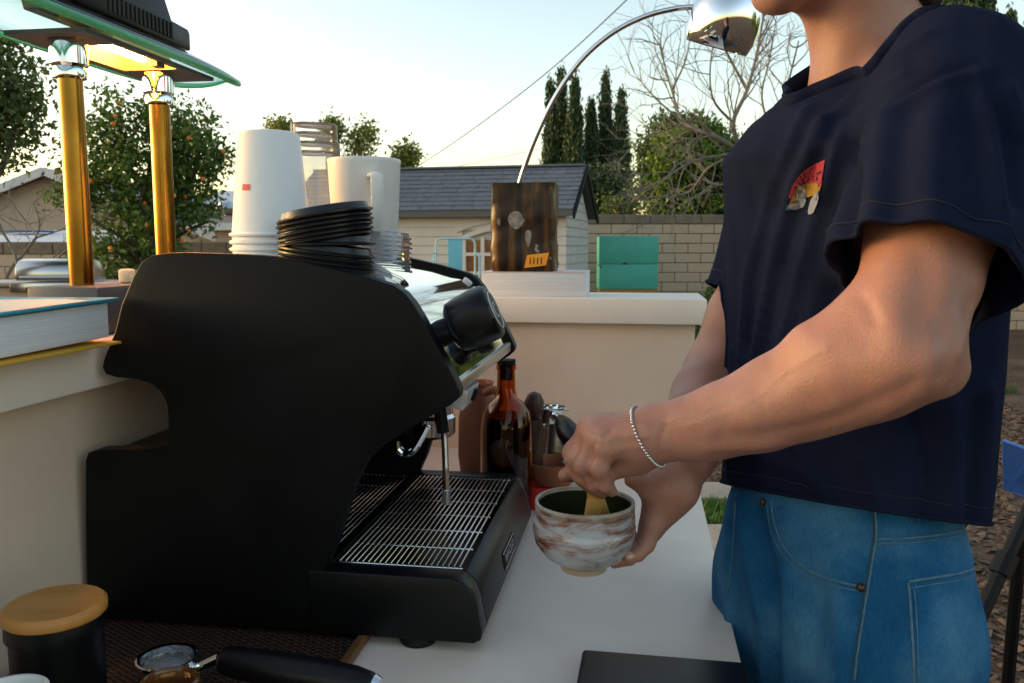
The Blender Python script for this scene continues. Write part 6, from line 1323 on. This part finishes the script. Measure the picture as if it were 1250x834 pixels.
def denim():
    m = bpy.data.materials.new('faded_denim'); m.use_nodes = True; N, L = m.node_tree.nodes, m.node_tree.links; p = N['Principled BSDF']; p.inputs['Roughness'].default_value = .9; p.inputs['Specular IOR Level'].default_value = .15
    tc = N.new('ShaderNodeTexCoord'); n1 = N.new('ShaderNodeTexNoise'); n1.inputs['Scale'].default_value = 5.5; n1.inputs['Detail'].default_value = 6; L.new(tc.outputs['Object'], n1.inputs['Vector'])
    r = N.new('ShaderNodeValToRGB'); e = r.color_ramp.elements; e[0].position = .34; e[0].color = (.005, .052, .130, 1); e[1].position = .70; e[1].color = (.075, .215, .345, 1); x = e.new(.50); x.color = (.010, .090, .215, 1); L.new(n1.outputs['Fac'], r.inputs[0])
    mp = N.new('ShaderNodeMapping'); mp.inputs['Scale'].default_value = (620, 620, 80); L.new(tc.outputs['Object'], mp.inputs[0]); n2 = N.new('ShaderNodeTexNoise'); n2.inputs['Scale'].default_value = 1; n2.inputs['Detail'].default_value = 3; L.new(mp.outputs[0], n2.inputs['Vector'])
    r2 = N.new('ShaderNodeValToRGB'); e = r2.color_ramp.elements; e[0].position = .3; e[0].color = (.80, .82, .84, 1); e[1].position = .7; e[1].color = (1.18, 1.16, 1.14, 1); L.new(n2.outputs['Fac'], r2.inputs[0])
    mx = N.new('ShaderNodeMix'); mx.data_type = 'RGBA'; mx.blend_type = 'MULTIPLY'; mx.inputs[0].default_value = 1; L.new(r.outputs[0], mx.inputs[6]); L.new(r2.outputs[0], mx.inputs[7]); L.new(mx.outputs[2], p.inputs['Base Color'])
    n3 = N.new('ShaderNodeTexNoise'); n3.inputs['Scale'].default_value = 900; L.new(tc.outputs['Object'], n3.inputs['Vector']); bn = N.new('ShaderNodeBump'); bn.inputs['Strength'].default_value = .4; bn.inputs['Distance'].default_value = .001; L.new(n3.outputs['Fac'], bn.inputs['Height']); L.new(bn.outputs[0], p.inputs['Normal']); return m
M['denim'] = denim(); M['stitch'] = mat('pale_denim_edge', (.085, .19, .27), .8, col2=(.04, .12, .20), nscale=120); M['denimdark'] = mat('dark_denim_groove', (.02, .06, .10), .9)
jo = put('jeans', fastmesh('jeans', V, Q), M['denim'], man, sharp=0)
jb = BVHTree.FromPolygons([Vector(v) for v in V], [tuple(q) for q in Q])
def seam(name, pl, r, mt_, off=.0006, fl=1.0, dx=0, dy=0):
    pts = [project(jb, p[0] + dx, p[1] + dy, off) for p in smooth_poly([np.array([*p, 0.]) for p in pl], 8)]; pts = [p for p in pts if p is not None]
    if len(pts) > 2: return MB().tube(pts, r, 6, flat=fl).build(name, mt_, jo, sharp=0)
PK = [(942, 612), (946, 640), (958, 668), (978, 690), (1005, 704), (1032, 712), (1056, 717)]
seam('pocket_edge', PK, .0016, M['stitch']); seam('pocket_stitch', [(u - 5, v + 5) for u, v in PK], .0008, M['stitch'])
seam('side_seam', [(1067, 615), (1070, 650), (1064, 690), (1056, 740), (1048, 790), (1043, 830)], .0015, M['stitch']); seam('side_seam_groove', [(1064, 615), (1067, 650), (1061, 690), (1053, 740), (1045, 790), (1040, 830)], .0012, M['denimdark'])
YK = [(1070, 658), (1105, 657), (1150, 652), (1192, 642)]
seam('yoke_seam', YK, .0014, M['stitch']); seam('yoke_stitch', [(u, v + 6) for u, v in YK], .0008, M['stitch'])
BP = [(1109, 710), (1140, 705), (1170, 700), (1196, 692)]
seam('back_pocket_hem', BP, .0018, M['stitch']); seam('back_pocket_hem_stitch', [(u, v + 8) for u, v in BP], .0008, M['stitch'])
seam('back_pocket_side', [(1109, 711), (1112, 750), (1115, 800), (1116, 832)], .0015, M['stitch']); seam('back_pocket_side_stitch', [(1116, 720), (1119, 760), (1122, 830)], .0008, M['stitch'])
seam('fly_seam', [(898, 612), (896, 660), (890, 720)], .0012, M['stitch'])
for u, v in ((1051, 717), (932, 613)):
    p = project(jb, u, v, .001)
    if p is not None: MB().ball(p, .005, 10, 6).build('rivet', mat('copper_rivet', (.10, .055, .04), .4, .8), jo)
lp0 = [project(jb, u, v, .002) for u, v in ((1118, 622), (1119, 630), (1120, 640))]
if all(p is not None for p in lp0): MB().tube(lp0, .0055, 8, flat=.4).build('belt_loop', M['denim'], jo)
# ---- shoes, bracelet, ring
for sg in (-1, 1):
    ft = CT + LV * sg * .105
    V, Q = nets(lambda P: np.maximum(smin(rc(P, ft - FV * .06 + UP * .05, ft + FV * .14 + UP * .035, .048, .040), rc(P, ft - FV * .04 + UP * .05, ft - FV * .03 + UP * .11, .045, .045), .03), .004 - P[:, 2]), ft + np.array([-.26, -.22, -.01]), ft + np.array([.2, .2, .18]), .007)
    put('shoe', fastmesh('shoe', V, Q), M['rubber'], man, sharp=0)
wa = unit(fa[1] - fa[0]); wc_ = PY(791, 533, .887); wx, wy = frame_of(wa); br_ = MB()
lb = BVHTree.FromPolygons([Vector(v) for v in Vsk], [tuple(q) for q in Qsk])
wa2 = unit(wa + np.array([.12, 0, .28]))
wx, wy = frame_of(wa2)
for q in np.linspace(0, 2 * math.pi, 58, endpoint=False):
    dr = wx * math.cos(q) + wy * math.sin(q); h_ = lb.ray_cast(Vector(wc_ + dr * .06), Vector(-dr), .06)
    if h_[0]: br_.ball(np.array(h_[0]) + dr * .0013, .0018, 8, 6)
br_.build('bracelet', M['wire'], man)
ip, id_ = HL['index'][0][1], HL['index'][0][2]; rx_, ry_ = frame_of(unit(id_ - ip)); rcn = ip + (id_ - ip) * .45
MB().tube([rcn + (rx_ * math.cos(q) + ry_ * math.sin(q)) * .0102 for q in np.linspace(0, 2 * math.pi, 24, endpoint=False)], .0017, 6, closed=True).build('ring', M['wire'], man)
# thumb and finger nails
M['nail'] = mat('finger_nail', (.62, .36, .28), .3, coat=.3)
for hand, nm in ((HL, 'thumb'), (HR, 'index')):
    a, b = hand[nm][0][2], hand[nm][0][3]; ax = unit(b - a); tc_v = unit(_C - b); up_ = unit(tc_v - ax * (tc_v @ ax) + UP * .3); up_ = unit(up_ - ax * (up_ @ ax)); sd_ = np.cross(ax, up_)
    MB().ball(b + up_ * .0058 - ax * .001, 1.0, 12, 8, sc=(.0062, .0048, .0030), ax=(ax, sd_, up_)).build('nail', M['nail'], man)

# ================================================================== TEA BOWL AND WHISK
def glaze():
    m = bpy.data.materials.new('rust_and_white_glaze'); m.use_nodes = True; N, L = m.node_tree.nodes, m.node_tree.links; p = N['Principled BSDF']; p.inputs['Roughness'].default_value = .22; p.inputs['Coat Weight'].default_value = .3
    tc = N.new('ShaderNodeTexCoord'); mp = N.new('ShaderNodeMapping'); mp.inputs['Scale'].default_value = (14, 14, 46); L.new(tc.outputs['Object'], mp.inputs[0])
    n1 = N.new('ShaderNodeTexNoise'); n1.inputs['Scale'].default_value = 1; n1.inputs['Detail'].default_value = 7; n1.inputs['Roughness'].default_value = .65; n1.inputs['Distortion'].default_value = .4; L.new(mp.outputs[0], n1.inputs['Vector'])
    r = N.new('ShaderNodeValToRGB'); e = r.color_ramp.elements; e[0].position = .34; e[0].color = (.42, .45, .50, 1); e[1].position = .62; e[1].color = (.13, .04, .022, 1); x = e.new(.47); x.color = (.36, .35, .36, 1); y = e.new(.54); y.color = (.24, .13, .10, 1); L.new(n1.outputs['Fac'], r.inputs[0])
    L.new(r.outputs[0], p.inputs['Base Color']); bn = N.new('ShaderNodeBump'); bn.inputs['Strength'].default_value = .3; bn.inputs['Distance'].default_value = .002; L.new(n1.outputs['Fac'], bn.inputs['Height']); L.new(bn.outputs[0], p.inputs['Normal']); return m
M['glaze'] = glaze(); M['rimbrown'] = mat('iron_brown_rim', (.10, .035, .02), .3, col2=(.30, .24, .20), nscale=40); M['foot'] = mat('bare_tan_clay', (.42, .33, .22), .8, bump=.3, bscale=90); M['innerglaze'] = mat('dark_green_tea_film', (.012, .020, .008), .3, col2=(.025, .035, .012), nscale=20)
Yw = .93; bz_ = PY(713, 610, Yw)[2]; zf = PY(713, 694, Yw)[2]; bx_ = PY(713, 645, Yw); Hb = bz_ - zf; k = Yw / FPX; wob = lambda q, h: 1 + .012 * math.sin(2 * q + 1) + .007 * math.sin(3 * q + h * 40)
tb = thing('tea_bowl', 'handmade tea bowl with rust and pale blue glaze in his hand', 'bowl', (bx_[0], Yw, zf))
outer = [(.020, .012), (.030, .008), (.046, .018), (.056, .032), (.0595, .046), (.0590, .052), (.0580, .054), (.0583, .060), (.0570, Hb - .008)]
MB().lathe(outer, (0, 0, 0), n=56, wob=wob).build('body', M['glaze'], tb, world=False, sharp=0)
MB().lathe([(.0570, Hb - .0085), (.0575, Hb - .005), (.0570, Hb - .0035)], (0, 0, 0), n=56, wob=wob).build('iron_band', M['rimbrown'], tb, world=False, sharp=0)
MB().lathe([(.0570, Hb - .004), (.0572, Hb - .001), (.0555, Hb), (.0535, Hb - .0015), (.0530, Hb - .005)], (0, 0, 0), n=56, wob=wob).build('rim', mat('pale_grey_rim', (.42, .42, .36), .3, col2=(.25, .17, .12), nscale=25), tb, world=False, sharp=0)
MB().lathe([(.0532, Hb - .0045), (.0540, .052), (.050, .034), (.038, .018), (.001, .013)], (0, 0, 0), n=56, wob=wob).build('interior', M['innerglaze'], tb, world=False, sharp=0)
MB().lathe([(.031, .009), (.0265, .003), (.0255, 0), (.020, 0), (.018, .010), (.001, .011)], (0, 0, 0), n=40).build('foot_ring', M['foot'], tb, world=False, sharp=50)
MB().lathe([(.001, .046), (.0525, .046)], (0, 0, 0), n=40, wob=wob).build('tea', mat('green_tea', (.020, .035, .008), .12), tb, world=False)
wb_ = np.array([PY(734, 610, .922)[0], .922, zf + .020]); wt_ = PY(722, 552, .922); wax = unit(wt_ - wb_)
wk = thing('bamboo_whisk', 'pale bamboo tea whisk held upright in the bowl', 'whisk', wb_)
M['bamboo'] = mat('pale_bamboo', (.46, .26, .07), .5, col2=(.36, .19, .045), nscale=30, stretch=(1, 1, .2))
MB().tube([wb_ + wax * .066, wb_ + wax * .070, wt_], [.0085, .0095, .0092], 18).build('handle', M['bamboo'], wk)
tn = MB(); x_, y_ = frame_of(wax)
for i in range(40):
    q = 2 * math.pi * i / 40; rd = x_ * math.cos(q) + y_ * math.sin(q); tn.tube([wb_ + wax * .068 + rd * .0085, wb_ + wax * .048 + rd * .0135, wb_ + wax * .026 + rd * .0185, wb_ + wax * .006 + rd * .0165], [.0009, .0008, .0007, .0006], 4)
tn.build('tines', M['bamboo'], wk)
